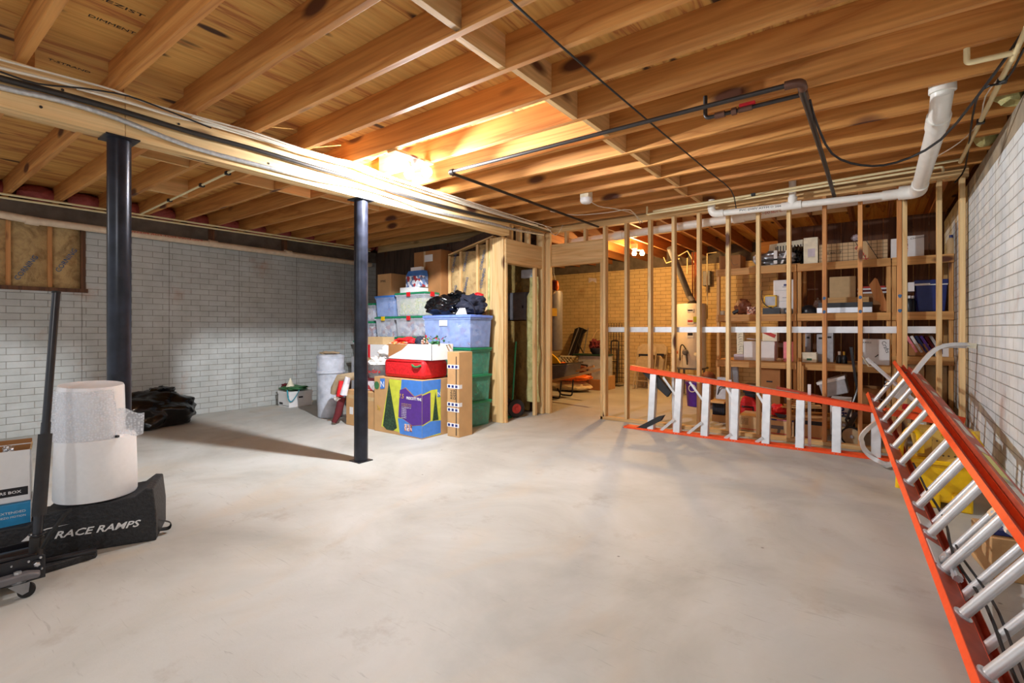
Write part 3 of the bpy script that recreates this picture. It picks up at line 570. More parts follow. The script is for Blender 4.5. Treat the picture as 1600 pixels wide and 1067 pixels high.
cable('electric_cable', [onz(1600, 60, 2.6), onz(1570, 110, 2.58), onz(1540, 150, 2.6), onz(1530, 190, 2.58), onz(1500, 222, 2.6), onz(1465, 244, 2.6)], .004, 'cable', 'thin white wire wavering beside the right wall pipe')
cable('electric_cable', [onz(1600, 75, 2.57), onz(1572, 125, 2.56), onz(1535, 140, 2.55), onz(1520, 180, 2.56), ony(1508, 262, 5.8), ony(1492, 285, 5.8)], .006, 'bcable', 'black wire tangled round the right wall pipe')
for i, dz in enumerate((0, .035)):
    waterpipe([(XL+.30+.02*i, YB+.2, 2.56+dz), (XL+.30+.02*i, 5.6, 2.60+dz)], ('lower' if i == 0 else 'upper')+' cream water pipe of the pair along the left wall', .012)
waterpipe([(-7.2, 2.12, 2.605), (-4.0, 2.0, 2.605)], 'cream water pipe running along a joist over the left bay', .011, [(-6.2, 2.08, 2.605), (-5.3, 2.05, 2.605), (-4.7, 2.03, 2.605)])
t = Thing('drain_pipe', 'long stained PVC drain high along the left wall', 'pipe')
t.part('pipe_run', MB().tube([(XL+.12, 1.2, 2.405), (XL+.12, 5.75, 2.385)], .042, 16), 'pvcd'); t.part('pipe_run', MB().tube([(XL+.12, YB+.2, 2.52), (XL+.12, .9, 2.43), (XL+.12, 1.22, 2.405)], .042, 16), 'pvcd')
for yy in (1.15, 3.0, 4.1): t.part('pipe_coupling', MB().tube([(XL+.12, yy, 2.405), (XL+.12, yy+.11, 2.40)], .05, 16), 'pvcd')
for yy in (3.06, 4.13): t.part('hanger_block', MB().box(XL+.005, XL+.09, yy-.02, yy+.03, 2.44, 2.62), 'brownb')
t.part('lettering', textmb('PVC-DWV NOT FOR PRESSURE', (XL+.163, 2.9, 2.41), (0, -1, 0), (0, 0, 1), .022, fit=.9), 'inkr'); t.build()

# flood light fixture
t = Thing('flood_lamp', 'double flood lamp shining under the joists beside the girder', 'lamp')
c = (L1+L2)/2; t.part('mount', MB().lathe((c.x, c.y+.0, ZJ-.053), [(.05, 0), (.055, .01), (.055, .035)], 20), 'white')
t.part('mount_board', MB().box(c.x-.05, c.x+.05, 2.59, 3.01, ZJ-.018, ZJ), 'raw')
for Lp in (L1, L2):
    q = t.part('lamp_socket', MB().tube([(c.x, c.y, ZJ-.04), Lp+Vector((0, 0, .045))], .013, 8).lathe(Lp+Vector((0, 0, .036)), [(.016, 0), (.022, .01), (.018, .03)], 16), 'white'); t.part('bulb', MB().lathe(Lp, [(.0, -.045), (.022, -.039), (.039, -.022), (.045, 0), (.039, .022), (.022, .036), (0, .04)], 20), 'flood', sub=q)
t.build()
for nm, pos in (('added unseen as fill for the left bay behind the viewpoint', (-5.6, -1.2, 2.38)), ('over the middle of the floor behind the viewpoint', (-1.2, -.9, 2.38))):  # the left-bay bulb is an added, out-of-view fill
    t = Thing('ceiling_lamp', 'bare bulb in a white holder '+nm, 'lamp'); pos = Vector(pos)
    t.part('lamp_holder', MB().lathe(pos+Vector((0, 0, .05)), [(.02, 0), (.05, .03), (.055, .21)], 20), 'white'); t.part('bulb', MB().lathe(pos, [(0, -.03), (.02, -.025), (.03, 0), (.022, .03), (.014, .06)], 16), 'bulb'); t.build()
t = Thing('ceiling_lamp', 'bare bulb glowing orange under the back room joists', 'lamp')
bl = BLB.copy(); t.part('lamp_holder', MB().lathe(bl+Vector((0, 0, .05)), [(.02, 0), (.055, .03), (.06, .11)], 20), 'white'); t.part('bulb', MB().lathe(bl, [(0, -.035), (.03, -.03), (.042, 0), (.03, .035), (.014, .06)], 16).lathe(bl+Vector((.11, .08, 0)), [(0, -.035), (.03, -.03), (.042, 0), (.03, .035), (.014, .06)], 16), 'bulbw')
t.part('crossbar', MB().tube([bl+Vector((0, 0, .06)), bl+Vector((.11, .08, .06))], .014, 8), 'white'); t.build()
# plywood grade stamps
for i, (a, tx) in enumerate((((188, 12), 'REZIST'), ((175, 40), 'DIMMENT'), ((108, 104), 'T-STRAND'))):
    p = onz(a[0], a[1], ZC-.001); mb = textmb(tx, p-Vector((.0, .10, 0)), (0, 1, 0), (1, 0, 0), .028, fit=.2)
    solo('ceiling_stamp', mb, 'ink', f'black grade stamp reading {tx} on the plywood ceiling', 'marking')

# ================================================================== LADDERS
P0 = Vector((-.016, 5.483, .558)); u = Vector((.089, -.986, -.140)).normalized(); w = Vector((.183, -.028, .282)); w = w-u*w.dot(u); wl = w.length; w.normalize()
nf = u.cross(w).normalized()
if nf.x > 0: nf = -nf                      # nf points to the room (away from the wall)
def rail(mb_f, mb_w, c0, k0, k1, outw, dep, off=0, fl=.026, th=.004):
    a = c0+u*.305*k0+nf*off; b = c0+u*.305*k1+nf*off
    cw = outw*.0
    mb_w.obox((a+b)/2, (b-a)/2, outw*th/2, nf*(dep/2-th*.6))
    for s in (1, -1): mb_f.obox((a+b)/2+nf*s*dep/2+outw*fl/2, (b-a)/2, outw*(fl/2+th/2), nf*th/2)
t = Thing('extension_ladder', 'long orange extension ladder on its side leaning along the right brick wall', 'ladder')
Lr, Rr = P0, P0+w*wl
for c0, ow, lb in ((Lr, -w, 'left'), (Rr, w, 'right')):
    f, wb = MB(), MB(); rail(f, wb, c0, -.75, 12.75, ow, .075)
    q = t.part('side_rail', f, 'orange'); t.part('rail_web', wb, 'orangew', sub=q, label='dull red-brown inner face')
for k in range(13):
    a = Lr+u*.305*k; t.part('rung', MB().tube([a, a+w*wl], .023, 14, flat=.8).add([], []), 'alus')
    t.part('rung_flange', MB().lathe(a+w*.002, [(.024, 0), (.031, 0), (.031, .004), (.024, .008)], 16, w), 'alu')
    t.part('rung_flange', MB().lathe(a+w*(wl-.002), [(.024, 0), (.031, 0), (.031, -.004), (.024, -.008)], 16, w), 'alu')
# second (base) section behind
off = -.085; Lb, Rb = P0-w*.028, P0+w*(wl+.028)
for c0, ow in ((Lb, -w), (Rb, w)):
    f, wb = MB(), MB(); rail(f, wb, c0+ow*.022, -.2, 12.75, -ow, .08, off)
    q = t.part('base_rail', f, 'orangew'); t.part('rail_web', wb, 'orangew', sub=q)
for k in range(6, 13):
    a = Lb+u*(.305*k-.21)+nf*-.062; t.part('base_rung', MB().tube([a, a+w*(wl+.056)], .019, 14, flat=.85), 'alus')
for k, (a, ln, mt) in enumerate(((.3, .05, 'stkr'), (1.4, .05, 'stkr'), (2.6, .06, 'stkr'), (4.0, .06, 'stkr'), (5.2, .16, 'stkr'), (6.4, .05, 'stkr'), (7.3, .2, 'ystk'), (8.4, .22, 'stkr'))):
    c = Rb+u*.305*a+nf*off+w*.0255; t.part('sticker', MB().obox(c, u*ln, nf*.018, w*.0008), mt)
for side, c0, s in ((0, Lr, 1), (1, Rr, -1)):         # rung locks
    c = c0+u*.305*9.0+w*s*.028+nf*-.02
    t.part('rung_lock', MB().obox(c, u*.075, w*.006, nf*.016).obox(c-u*.06+nf*.012, u*.022, w*.018, nf*.02).tube([c-u*.05+nf*.03, c-u*.085+nf*.012], .008, 8).obox(c+u*.055, u*.018, w*.014, nf*.012), 'alu')
t.part('slide_guide', MB().obox(Lr+u*.305*8.6+w*.004, u*.10, w*.003, nf*.032), 'alus'); t.part('slide_guide', MB().obox(Lr+u*.305*7.6+w*.004, u*.06, w*.003, nf*.032), 'alus')
pts = [Lr+u*.305*k+w*(.05+.012*math.sin(k*2))+nf*(-.05+.01*math.sin(k*3.1)) for k in [5+.4*i for i in range(20)]]
t.part('rope', MB().tube(pts, .006, 8), 'bcable'); t.part('rope', MB().tube([p+w*.03+nf*.01*math.sin(i)-u*.05 for i, p in enumerate(pts[9:])], .005, 8), 'bcable')
# stabiliser arms
def arc(a, b, c, n=14): return [a*(1-x)**2+b*2*x*(1-x)+c*x*x for x in [i/n for i in range(n+1)]]
def bar(pts, wd, hh, up):
    mb = MB(); up = Vector(up); n = len(pts); vs = []
    for i, p in enumerate(pts):
        tt = (pts[min(i+1, n-1)]-pts[max(i-1, 0)]).normalized(); sd = tt.cross(up).normalized(); uu = sd.cross(tt)
        vs += [p-sd*wd/2-uu*hh/2, p+sd*wd/2-uu*hh/2, p+sd*wd/2+uu*hh/2, p-sd*wd/2+uu*hh/2]
    fs = [(4*i+k, 4*i+(k+1) % 4, 4*i+4+(k+1) % 4, 4*i+4+k) for i in range(n-1) for k in range(4)]+[(3, 2, 1, 0), (4*n-4, 4*n-3, 4*n-2, 4*n-1)]
    return mb.add(vs, fs)
y5 = 5.32
a0, a1, a2, a3 = ony(1384, 650, y5), ony(1348, 672, y5-.02), ony(1346, 708, y5-.03), ony(1385, 727, y5-.05)
t.part('stabiliser_arm', bar([a0]+arc(a0, (a0+a1)/2+(a1-a0)*.8, (a1+a2)/2, 8)[1:]+arc((a1+a2)/2, a2, a3, 8)[1:]+[ony(1397, 724, y5-.06)], .036, .03, nf), 'alus')
ft = ony(1399, 724, y5-.06); t.part('rubber_pad', MB().obox(ft+Vector((0, 0, .006)), (.03, 0, .012), (0, .02, 0), (-.008, 0, .022)), 'cream')
b0, b1, b2, b3 = ony(1422, 592, y5), ony(1450, 552, y5+.02), ony(1478, 537, y5+.05), ony(1512, 540, y5+.16)
t.part('stabiliser_arm', bar([ony(1400, 622, y5-.02), b0]+arc(b0, b1, (b1+b2)/2, 8)[1:]+arc((b1+b2)/2, b2, b3, 8)[1:], .036, .03, nf), 'alus')
t.part('rubber_pad', MB().obox(b3+Vector((.025, .01, 0)), (.028, .01, -.004), (0, .02, 0), (.004, 0, .02)), 'cream')
c0, c1 = ony(1354, 560, 5.5), ony(1450, 645, 5.42)
t.part('stabiliser_bar', bar([c0, c1], .022, .022, nf), 'alus'); t.part('bar_hook', MB().tube([ony(1347, 556, 5.5), ony(1357, 572, 5.5), ony(1366, 573, 5.5)], .006, 8), 'beige'); t.part('bar_grip', bar([ony(1362, 567, 5.5), ony(1374, 578, 5.49)], .026, .026, nf), 'blk')
t.part('stabiliser_bar', bar([ony(1432, 622, 5.25), ony(1462, 652, 5.2)], .024, .03, nf), 'alus')
for px, py in ((1383, 597), (1381, 603), (1366, 636), (1372, 648), (1410, 583)):
    c = ony(px, py, 5.35); t.part('clamp_bolt', MB().tube([c, c+Vector((.03, -.01, .01))], .006, 6).lathe(c, [(.0, 0), (.012, 0), (.012, .008), (0, .008)], 6, (1, 0, 0)), 'steel')
t.part('clamp_strap', MB().tube([ony(1366, 627, 5.3), ony(1372, 622, 5.3), ony(1385, 628, 5.3), ony(1393, 636, 5.32)], .004, 6), 'steel')
t.build()

# stepladder lying on its side in front of the studs
t = Thing('step_ladder', 'orange stepladder lying on its side in front of the open studs', 'ladder')
BL, BR = Vector((-2.47, 5.64, .0)), Vector((.33, 5.64, .0)); TL, TR = Vector((-2.43, 5.74, .725)), Vector((.42, 5.70, .40))
def channel(a, b, dep, ydir=1):
    d = (b-a); up = Vector((0, 0, 1)); yv = Vector((0, 1, 0)); dn = d.normalized(); uu = dn.cross(yv).normalized()
    if uu.z < 0: uu = -uu
    return a, b, uu, yv
t.part('side_rail', MB().obox((BL+BR)/2+Vector((0, .025, .012)), (BR-BL)/2, (0, .068, 0), (0, 0, .012)), 'orange', .002)
dT = (TR-TL)/2; uz = dT.normalized().cross(Vector((0, 1, 0))); uz = uz if uz.z > 0 else -uz
ct = (TL+TR)/2
t.part('side_rail', MB().obox(ct+Vector((0, -.04, -.0)), dT, (0, .002, 0), uz*.028).obox(ct+uz*.026, dT, (0, .042, 0), uz*.002).obox(ct+Vector((0, .04, 0)), dT, (0, .002, 0), uz*.028), 'orange')
for a, b in ((.30, .12), (.55, .16)): 
    c = TL+(TR-TL)*a; t.part('sticker', MB().obox(c+uz*.0295, (TR-TL)*b/2, (0, .025, 0), uz*.0006), 'stkr')
for k in range(9):
    x = -2.14+.3045*k; f = (x+2.47)/2.80
    zt = TL.z+(TR.z-TL.z)*((x+.1-TL.x)/(TR.x-TL.x))-.02; yt = TL.y+(TR.y-TL.y)*f
    a = Vector((x, 5.64, .024)); b = Vector((x-.0, yt, zt)); ax = (b-a)/2
    q = t.part('step', MB().obox((a+b)/2+Vector((0, -.035, 0)), ax, (.036, 0, 0), (0, .003, 0)).obox((a+b)/2+Vector((-.034, 0, 0)), ax, (.0025, 0, 0), (0, .038, 0)).obox((a+b)/2+Vector((.034, 0, 0)), ax, (.0025, 0, 0), (0, .038, 0)).obox((a+b)/2+Vector((.034, .004, 0)), ax, (.004, 0, 0), (0, .004, 0)), 'alus')
    if k < 5:
        L = .14 if k in (1, 2) else .05
        if k > 0:
            t.part('step_brace', MB().beam((x-L-.04, 5.615, .022), (x-.02, 5.60, .03+L), .030, .006, (0, 1, 0)), 'alus')
            t.part('step_brace', MB().beam((x-L-.04, 5.69, zt-.0+L*.05), (x-.02, 5.68, zt-.06-L), .024, .006, (0, 1, 0)), 'alus')
    for zz in (0,):
        t.part('rivet', MB().lathe((x-.015, 5.597, .012), [(.004, 0), (.003, .003), (0, .003)], 8, (0, -1, 0)).lathe((x+.015, 5.597, .012), [(.004, 0), (.003, .003), (0, .003)], 8, (0, -1, 0)), 'alu')
t.part('foot_pad', MB().prism([(-2.49, 5.60, .0), (-2.30, 5.60, .026), (-2.05, 5.60, .18), (-1.98, 5.60, .20), (-2.02, 5.60, .13), (-2.20, 5.60, .026)], (0, .07, 0)), 'foam')
t.part('foot_pad', MB().prism([(-2.30, 5.72, .69), (-2.12, 5.72, .67), (-1.94, 5.72, .46), (-1.98, 5.72, .40), (-2.1, 5.72, .50)], (0, .06, 0)), 'foam')
for x in (-1.93, -.55, -1.30):
    t.part('rear_rail', MB().obox((x, 5.80, .33), (0, -.01, .31), (.014, 0, 0), (0, .012, 0)), 'alus')
t.part('rear_rail', MB().obox((-.1, 5.83, .45), (.75, 0, -.13), (0, .02, 0), (0, 0, .016)), 'orangew')
t.build()
t = Thing('step_ladder', 'short red-orange ladder end showing behind the extension ladder rungs', 'ladder')
t.part('side_rail', MB().beam((.215, 5.66, .50), (.60, 5.66, .42), .05, .05), 'orangew' if False else 'orange', .004); t.part('end_cap', MB().lathe((.205, 5.66, .50), [(.0, -.025), (.025, -.02), (.03, .02), (0, .02)], 12, (1, 0, -.2)), 'red')
t.part('side_rail', MB().beam((.215, 5.70, .02), (.60, 5.70, .02), .05, .04), 'orange', .004)
for x in (.30, .52): t.part('step', MB().box(x, x+.05, 5.66, 5.70, .03, .45), 'beige')
t.build()

# yellow mop bucket with wringer
t = Thing('mop_bucket', 'yellow plastic mop bucket with perforated wringer behind the extension ladder', 'bucket')
bx0, bx1, by0, by1 = .20, .52, 4.34, 4.72
t.part('bucket_body', MB().prism([(bx0+.05, by0, .04), (bx1-.04, by0, .04), (bx1, by0, .30), (bx0, by0, .30)], (0, .38, 0)), 'yellow', .02)
t.part('bucket_rim', MB().box(bx0-.015, bx1+.015, by0-.015, by1+.01, .29, .32), 'yellow', .006)
t.part('bucket_foot', MB().box(bx1-.12, bx1-.02, by0-.02, by0+.06, .0, .12), 'yellow', .01); t.part('bucket_foot', MB().box(bx0+.06, bx0+.14, by0-.01, by0+.06, .0, .10), 'yellow', .01)
t.part('wringer', MB().prism([(bx0+.02, by0+.06, .32), (bx1-.02, by0+.06, .32), (bx1+.02, by0+.12, .50), (bx0-.02, by0+.12, .50)], (0, .24, 0)), 'yello', .01)
t.part('wringer_plate', MB().obox((bx0+.22, by0+.04, .42), (.12, 0, .01), (0, .03, .10), (0, .006, -.002)), 'perf')
hp = [Vector((bx0-.08, by0, .10)), Vector((bx0-.07, by0, .42)), Vector((bx0-.02, by0, .52)), Vector((bx0+.03, by0, .50)), Vector((bx0+.04, by0, .36))]
t.part('wringer_handle', MB().tube(elbow_path(hp, .03), .02, 10), 'yellow'); t.part('wringer_handle', MB().tube([(bx0+.14, by0, .50), (bx0+.30, by0-.01, .52), (bx1+.02, by0, .44)], .016, 8), 'yellow')
for x in (bx0+.08, bx1-.06):
    for yy in (by0+.06, by1-.04): t.part('caster', MB().lathe((x, yy, .03), [(0, -.012), (.03, -.012), (.03, .012), (0, .012)], 14, (1, 0, 0)), 'blkrub')
t.build()
t = Thing('magazine', 'dark blue booklet lying on a brown carton near the right wall', 'booklet')
p = onz(1565, 852, .14); t.part('cover', MB().obox((p.x, p.y, .215), (.06, .01, 0), (-.01, .05, 0), (0, 0, .012)), 'navyp'); t.build()
solo('cardboard_box', MB().obox((p.x+.03, p.y+.06, .10), (.10, .02, 0), (-.02, .14, 0), (0, 0, .10)), 'card', 'brown carton on the floor under the extension ladder by the right wall', 'box', bevel=.004)

# ================================================================== FOREGROUND LEFT
A, B = Vector((-3.288, 1.037, 0)), Vector((-3.497, .61, 0)); dr = (B-A).normalized(); aw = Vector((-dr.y, dr.x, 0))
if aw.dot(Vector((-ST, CT, 0))) < 0: aw = -aw
def rp(s, d, z): return A+dr*s+aw*d+Vector((0, 0, z))
t = Thing('car_ramp', 'black textured car ramp carrying the two white rolls', 'ramp')
prof = [(0, 0), (.0, .15), (.015, .295), (.05, .30), (.10, .262), (.20, .252), (.36, .250), (.50, .225), (.55, .18), (.9, .17), (1.4, .10), (1.6, 0)]
W0 = .335
mb = MB(); n = len(prof)
fr = [rp(s, 0, z) for s, z in prof]; mb.prism(fr, aw*W0)
t.part('ramp_body', mb, 'blkfoam', .006)
right = -dr; nface = -aw
t.part('lettering', textmb('RACE RAMPS', rp(.44, -.001, .095), right, (0, 0, 1), .036, fit=.37, shear=.35, bold=.02), 'white')
def fp(a, b): return rp(.57-a, -.0012, .05+b)
t.part('logo', MB().prism([fp(.0, .055), fp(.03, .085), (fp(.10, .105)), fp(.19, .112), fp(.10, .100), fp(.05, .08), fp(.03, .055)], -aw*.001).prism([fp(-.01, .0), fp(.02, .035), fp(.06, .045), fp(.05, .02), fp(.02, .01)], -aw*.001), 'white')
t.part('pull_strap', MB().tube(elbow_path([rp(-.0, .08, .09), rp(-.06, .09, .06), rp(-.05, .11, .02), rp(.0, .10, .025)], .02), .012, 8, flat=.25), 'blkrub')
t.build()
t = Thing('car_ramp', 'low black ramp lip lying flat in front of the tall ramp', 'ramp')
a = onz(150, 868, .03); mb = MB(); q0 = onz(150, 872, 0); q1 = onz(60, 900, 0); q2 = onz(20, 878, 0)
mb.prism([q0, q1, q1+aw*.13+dr*.1, q0+aw*.03], (0, 0, .035)); t.part('ramp_body', mb, 'blkfoam', .006)
mb = MB().tube([q0+Vector((0, 0, .04)), q1+aw*.07+Vector((0, 0, .04))], .016, 10); t.part('ramp_edge', mb, 'blk'); t.build()
rc = W(151, 773, 2.80); rc.z = .262
t = Thing('paper_roll', 'fat roll of white paper standing on the black ramp', 'roll')
t.part('roll_body', MB().lathe(rc, [(.035, .30), (.035, .002), (.183, 0), (.187, .01), (.184, .17), (.180, .325), (.176, .33), (.035, .33)], 56), 'roll')
t.part('roll_core', MB().lathe(rc, [(.030, 0), (.036, 0), (.036, .326), (.030, .326)], 24, closed=True), 'grey'); t.build()
bc = rc+rgt*-.018-fw*.02+Vector((0, 0, .332))
t = Thing('bubble_wrap_roll', 'slightly tilted roll of bubble wrap on top of the white paper roll', 'roll')
tl = Vector((.07, .0, 1)).normalized()
t.part('roll_body', MB().lathe(bc, [(.03, .28), (.03, .002), (.155, 0), (.157, .01), (.153, .15), (.147, .285), (.142, .295), (.03, .295)], 56, tl), 'bubble')

def sh(u_, v_):
    an = -2.3+u_*2.0
    if u_ < .72:
        k = u_/.72; a_ = math.radians(200+150*k); return bc+rgt*math.cos(a_)*(.162+.012*(1-v_))+fw*math.sin(a_)*.162+Vector((0, 0, .0+.27*v_))+tl*0+Vector((.018*v_, 0, 0))
    k = (u_-.72)/.28; a_ = math.radians(350); e = bc+rgt*math.cos(a_)*.162+fw*math.sin(a_)*.162
    return e+rgt*(.145*k)+fw*(.02*k)+Vector((.018*v_, 0, 0))+Vector((0, 0, .0+(.16-.04*k)*v_+.01*math.sin(k*6)+.02*k))
t.part('loose_sheet', MB().sheet(sh, 40, 12, .0015), 'bsheet'); t.build()
t = Thing('pen', 'black pen lying on top of the paper roll', 'pen'); pq = rc+rgt*.10-fw*.05+Vector((0, 0, .336)); t.part('barrel', MB().tube([pq-rgt*.045, pq+rgt*.04+fw*.005], .007, 8), 'blk'); t.part('cap', MB().tube([pq+rgt*.04+fw*.005, pq+rgt*.06+fw*.006], .008, 8), 'blk'); t.build()

# boxes resting on the ramp, cut by the left edge of the frame
def carton(name, label, c, ax, ay, hz, mat, open_top=False, cat='box', extra=None, tape=False, th=.004, group=None):
    """c: base centre; ax, ay: half vectors; hz: height"""
    c, ax, ay = Vector(c), Vector(ax), Vector(ay); up = Vector((0, 0, hz))
    t = Thing(name, label, cat, group)
    if not open_top: t.part('box_body', MB().obox(c+up/2, ax, ay, up/2), mat, .003)
    else:
        axn, ayn = ax.normalized(), ay.normalized(); mb = MB()
        mb.obox(c+Vector((0, 0, th/2)), ax, ay, (0, 0, th/2))
        for s in (1, -1): mb.obox(c+ax*s-axn*s*th/2+up/2, axn*th/2, ay, up/2).obox(c+ay*s-ayn*s*th/2+up/2, ax, ayn*th/2, up/2)
        t.part('box_body', mb, mat)
    if tape: t.part('tape_strip', MB().obox(c+up+Vector((0, 0, .0006)), ax*1.002 if ax.length > ay.length else ax.normalized()*.025, ay.normalized()*.025 if ax.length > ay.length else ay*1.002, (0, 0, .0006)), 'tape')
    if extra: extra(t, c, ax, ay, up)
    return t.build()
e1 = W(48, 790, 2.60); bz = .182
bfw = ray(46, 760); bfw.z = 0; bfw.normalize(); bfw = (bfw+rgt*.04).normalized(); bxr = Vector((bfw.y, -bfw.x, 0))
cc = e1-bxr*.17; cc.z = bz-.01
def ex(t, c, ax, ay, up):
    o = c+ax-ay; o = c+ax*.30-ay*1.003+Vector((0, 0, .068)); t.part('lettering', textmb('EXTENDED', o, ax, (0, 0, 1), .012, fit=.10), 'white'); t.part('lettering', textmb('PIEZO MOTION', o-Vector((0, 0, .022)), ax, (0, 0, 1), .010, fit=.10), 'white')
    t.part('box_end', MB().obox(c+ax*1.004+up/2, ax.normalized()*.001, ay, up/2), 'white')
carton('cardboard_box', 'flat bright blue carton under the white file box', cc+bfw*.12, bxr*.17, bfw*.12, .115, 'blueb', extra=ex)
cw = W(48, 775, 2.62); cw = cw-bxr*.19; cw.z = bz+.108
def ex(t, c, ax, ay, up):
    o = c+ax*.12-ay*1.004+Vector((0, 0, .045)); a = ax.normalized()
    t.part('logo', MB().obox(c+ax*.43-ay*1.003+Vector((0, 0, .055)), a*.098, ay.normalized()*.0008, (0, 0, .022)), 'ink')
    t.part('lettering', textmb('BANKERS BOX', c+ax*.0-ay*1.01+Vector((0, 0, .048)), ax, (0, 0, 1), .014, fit=.155, bold=.02), 'white')
    t.part('box_flap', MB().obox(c+ax*1.0+up+Vector((0, 0, .0)), a*.003, ay*.9, (0, 0, .006)), 'kraft'); t.part('box_flap', MB().obox(c+ay*1.0+up+Vector((0, 0, .01)), ax, ay.normalized()*.003, (0, 0, .014)), 'cardd')
    t.part('inner_lining', MB().obox(c+ay*.955+up*.6, ax*.97, ay.normalized()*.002, up*.38), 'cardd', label='brown inside face')
carton('file_box', 'white open file box standing on the flat blue carton', cw+bfw*.11, bxr*.19, bfw*.11, .27, 'white', True, extra=ex)
t = Thing('hardware_bag', 'small clear bag of shiny hardware inside the white file box', 'bag'); t.part('bag_body', MB().blob(cw+bxr*.10+bfw*.13+Vector((0, 0, .255)), (.03, .02, .025), 2, .4, 4, 3), 'alu'); t.part('bag_contents', MB().blob(cw+bxr*.10+bfw*.13+Vector((0, 0, .13)), (.10, .07, .12), 2, .1, 4, 3), 'steel'); t.build()

# trolley jack
t = Thing('floor_jack', 'black trolley jack with a long foam-gripped handle', 'jack')
jb = W(71, 905, 2.27); jy = ray(60, 905); jy.z = 0; jy.normalize(); jx = Vector((jy.y, -jy.x, 0))
def jp(a, b, z): return Vector((jb.x, jb.y, 0))+jx*a+jy*b+Vector((0, 0, z))
for s, b in ((0, 0), (1, .24)):
    t.part('side_plate', MB().prism([jp(0, b, .055), jp(0, b, .155), jp(-.012, b, .165), jp(-.55, b, .145), jp(-.7, b, .10), jp(-.7, b, .05), jp(-.35, b, .045)], jy*.006), 'blk', .002)
t.part('cross_tube', MB().tube([jp(-.03, -.01, .13), jp(-.03, .25, .13)], .016, 12), 'blk')
t.part('hydraulic_body', MB().obox(jp(-.17, .12, .11), jx*.14, jy*.06, (0, 0, .045)).tube([jp(-.30, .12, .12), jp(-.05, .12, .13)], .04, 14), 'blk', .006)
t.part('handle_socket', MB().tube([jp(-.035, .10, .10), jp(-.028, .10, .22)], .027, 14), 'iron')
for a, z, r in ((-.028, .125, .013), (-.055, .146, .005), (-.11, .142, .004), (-.20, .137, .004), (-.016, .152, .005), (-.012, .10, .004)):
    t.part('bolt', MB().lathe(jp(a, -.001, z), [(r, 0), (r, .008), (r*.6, .012), (0, .012)], 6 if r > .01 else 12, -jy), 'alu')
cj = jp(-.085, -.03, .0)
t.part('caster_bracket', MB().prism([jp(-.17, -.055, .072), jp(-.02, -.055, .078), jp(-.015, -.055, .098), jp(-.06, -.055, .112), jp(-.16, -.055, .108)], jy*.05), 'grey', .008)
q = t.part('caster_fork', MB().prism([jp(-.12, -.060, .070), jp(-.05, -.060, .074), jp(-.055, -.060, .03), jp(-.075, -.060, .022)], jy*.004).prism([jp(-.12, -.008, .070), jp(-.05, -.008, .074), jp(-.055, -.008, .03), jp(-.075, -.008, .022)], jy*.004).lathe(jp(-.085, -.03, .072), [(.025, 0), (.025, .012), (.0, .012)], 16), 'steel')
t.part('caster_wheel', MB().lathe(jp(-.062, -.032, .031), [(0, -.012), (.012, -.014), (.030, -.012), (.031, 0), (.030, .012), (.012, .014), (0, .012)], 28, jy), 'blkrub', sub=q)
t.part('swivel_nut', MB().lathe(jp(-.09, -.03, .108), [(.014, 0), (.014, .012), (0, .014)], 6), 'alu')
h0, h1 = jp(-.03, .10, .17), W(88, 457, 2.52); hv = h1-h0
t.part('handle_tube', MB().tube([h0, h0+hv*.47], .019, 16).tube([h0+hv*.47, h1], .0165, 16), 'blk')
t.part('foam_grip', MB().tube([h0+hv*.115, h0+hv*.425], .0265, 18), 'foam', label='thick matt foam sleeve'); t.part('end_ring', MB().lathe(h1, [(.0165, -.004), (.019, -.002), (.018, .006), (0, .007)], 16, hv), 'blkrub')
t.part('pin_ring', MB().tube([h0+hv*.05+jx*.03*math.cos(k*.5)+jy*.03*math.sin(k*.5) for k in range(13)], .003, 6), 'blk')
t.part('release_cable', MB().tube([jp(-.01, .07, .17), jp(.02, .05, .24), jp(.07, .06, .31), jp(.09, .07, .325)], .009, 8), 'blkrub'); t.build()

# ================================================================== ALONG THE LEFT WALL
t = Thing('trash_bag', 'full black bin bag slumped against the left wall', 'bag')
t.part('bag_body', MB().blob((-7.18, 2.18, .17), (.33, .50, .26), 4, .2, 1.4, 5, .008, .06), 'bag'); t.part('bag_neck', MB().blob((-7.25, 2.32, .40), (.12, .16, .07), 9, .3, 2.4, 4, None, .1), 'bag'); t.build()
def fbox(x0, x1, y, D, z0=None, ytop=None, z1=None):
    """front-face x range from picture columns on the plane Y=y"""
    a = ony(x0, HOR+1, y).x; b = ony(x1, HOR+1, y).x
    if z1 is None: z1 = ony((x0+x1)/2, ytop, y).z
    return a, b, y, y+D, z0, z1
def bx(name, label, dims, mat, cat='box', bevel=.003, extra=None, tape=False, open_top=False, group=None):
    a, b, y0, y1, z0, z1 = dims
    return carton(name, label, ((a+b)/2, (y0+y1)/2, z0), ((b-a)/2, 0, 0), (0, (y1-y0)/2, 0), z1-z0, mat, open_top, cat, extra, tape, group=group)
def handhole(t, c, ax, ay, up):
    n = ay.normalized(); t.part('hand_hole', MB().obox(c-ay-n*.0006+up*.72, ax.normalized()*min(.035, ax.length*.3), n*.0006, (0, 0, .010)), 'ink')
def wfile(t, c, ax, ay, up):
    n = ay.normalized(); t.part('lid', MB().obox(c+up+Vector((0, 0, -.02)), ax*1.03, ay*1.03, (0, 0, .024)), 'white'); t.part('hand_hole', MB().obox(c+ax*1.001+up*.62, (.0006, 0, 0), ay.normalized()*.035, (0, 0, .012)), 'ink')
    t.part('logo', MB().obox(c-ay*1.001-ax*.45+up*.22, ax.normalized()*.05, n*.0006, (0, 0, .015)), 'ink'); t.part('edge_print', MB().obox(c-ay*1.001+up*.1, ax, n*.0006, (0, 0, .003)), 'ink')
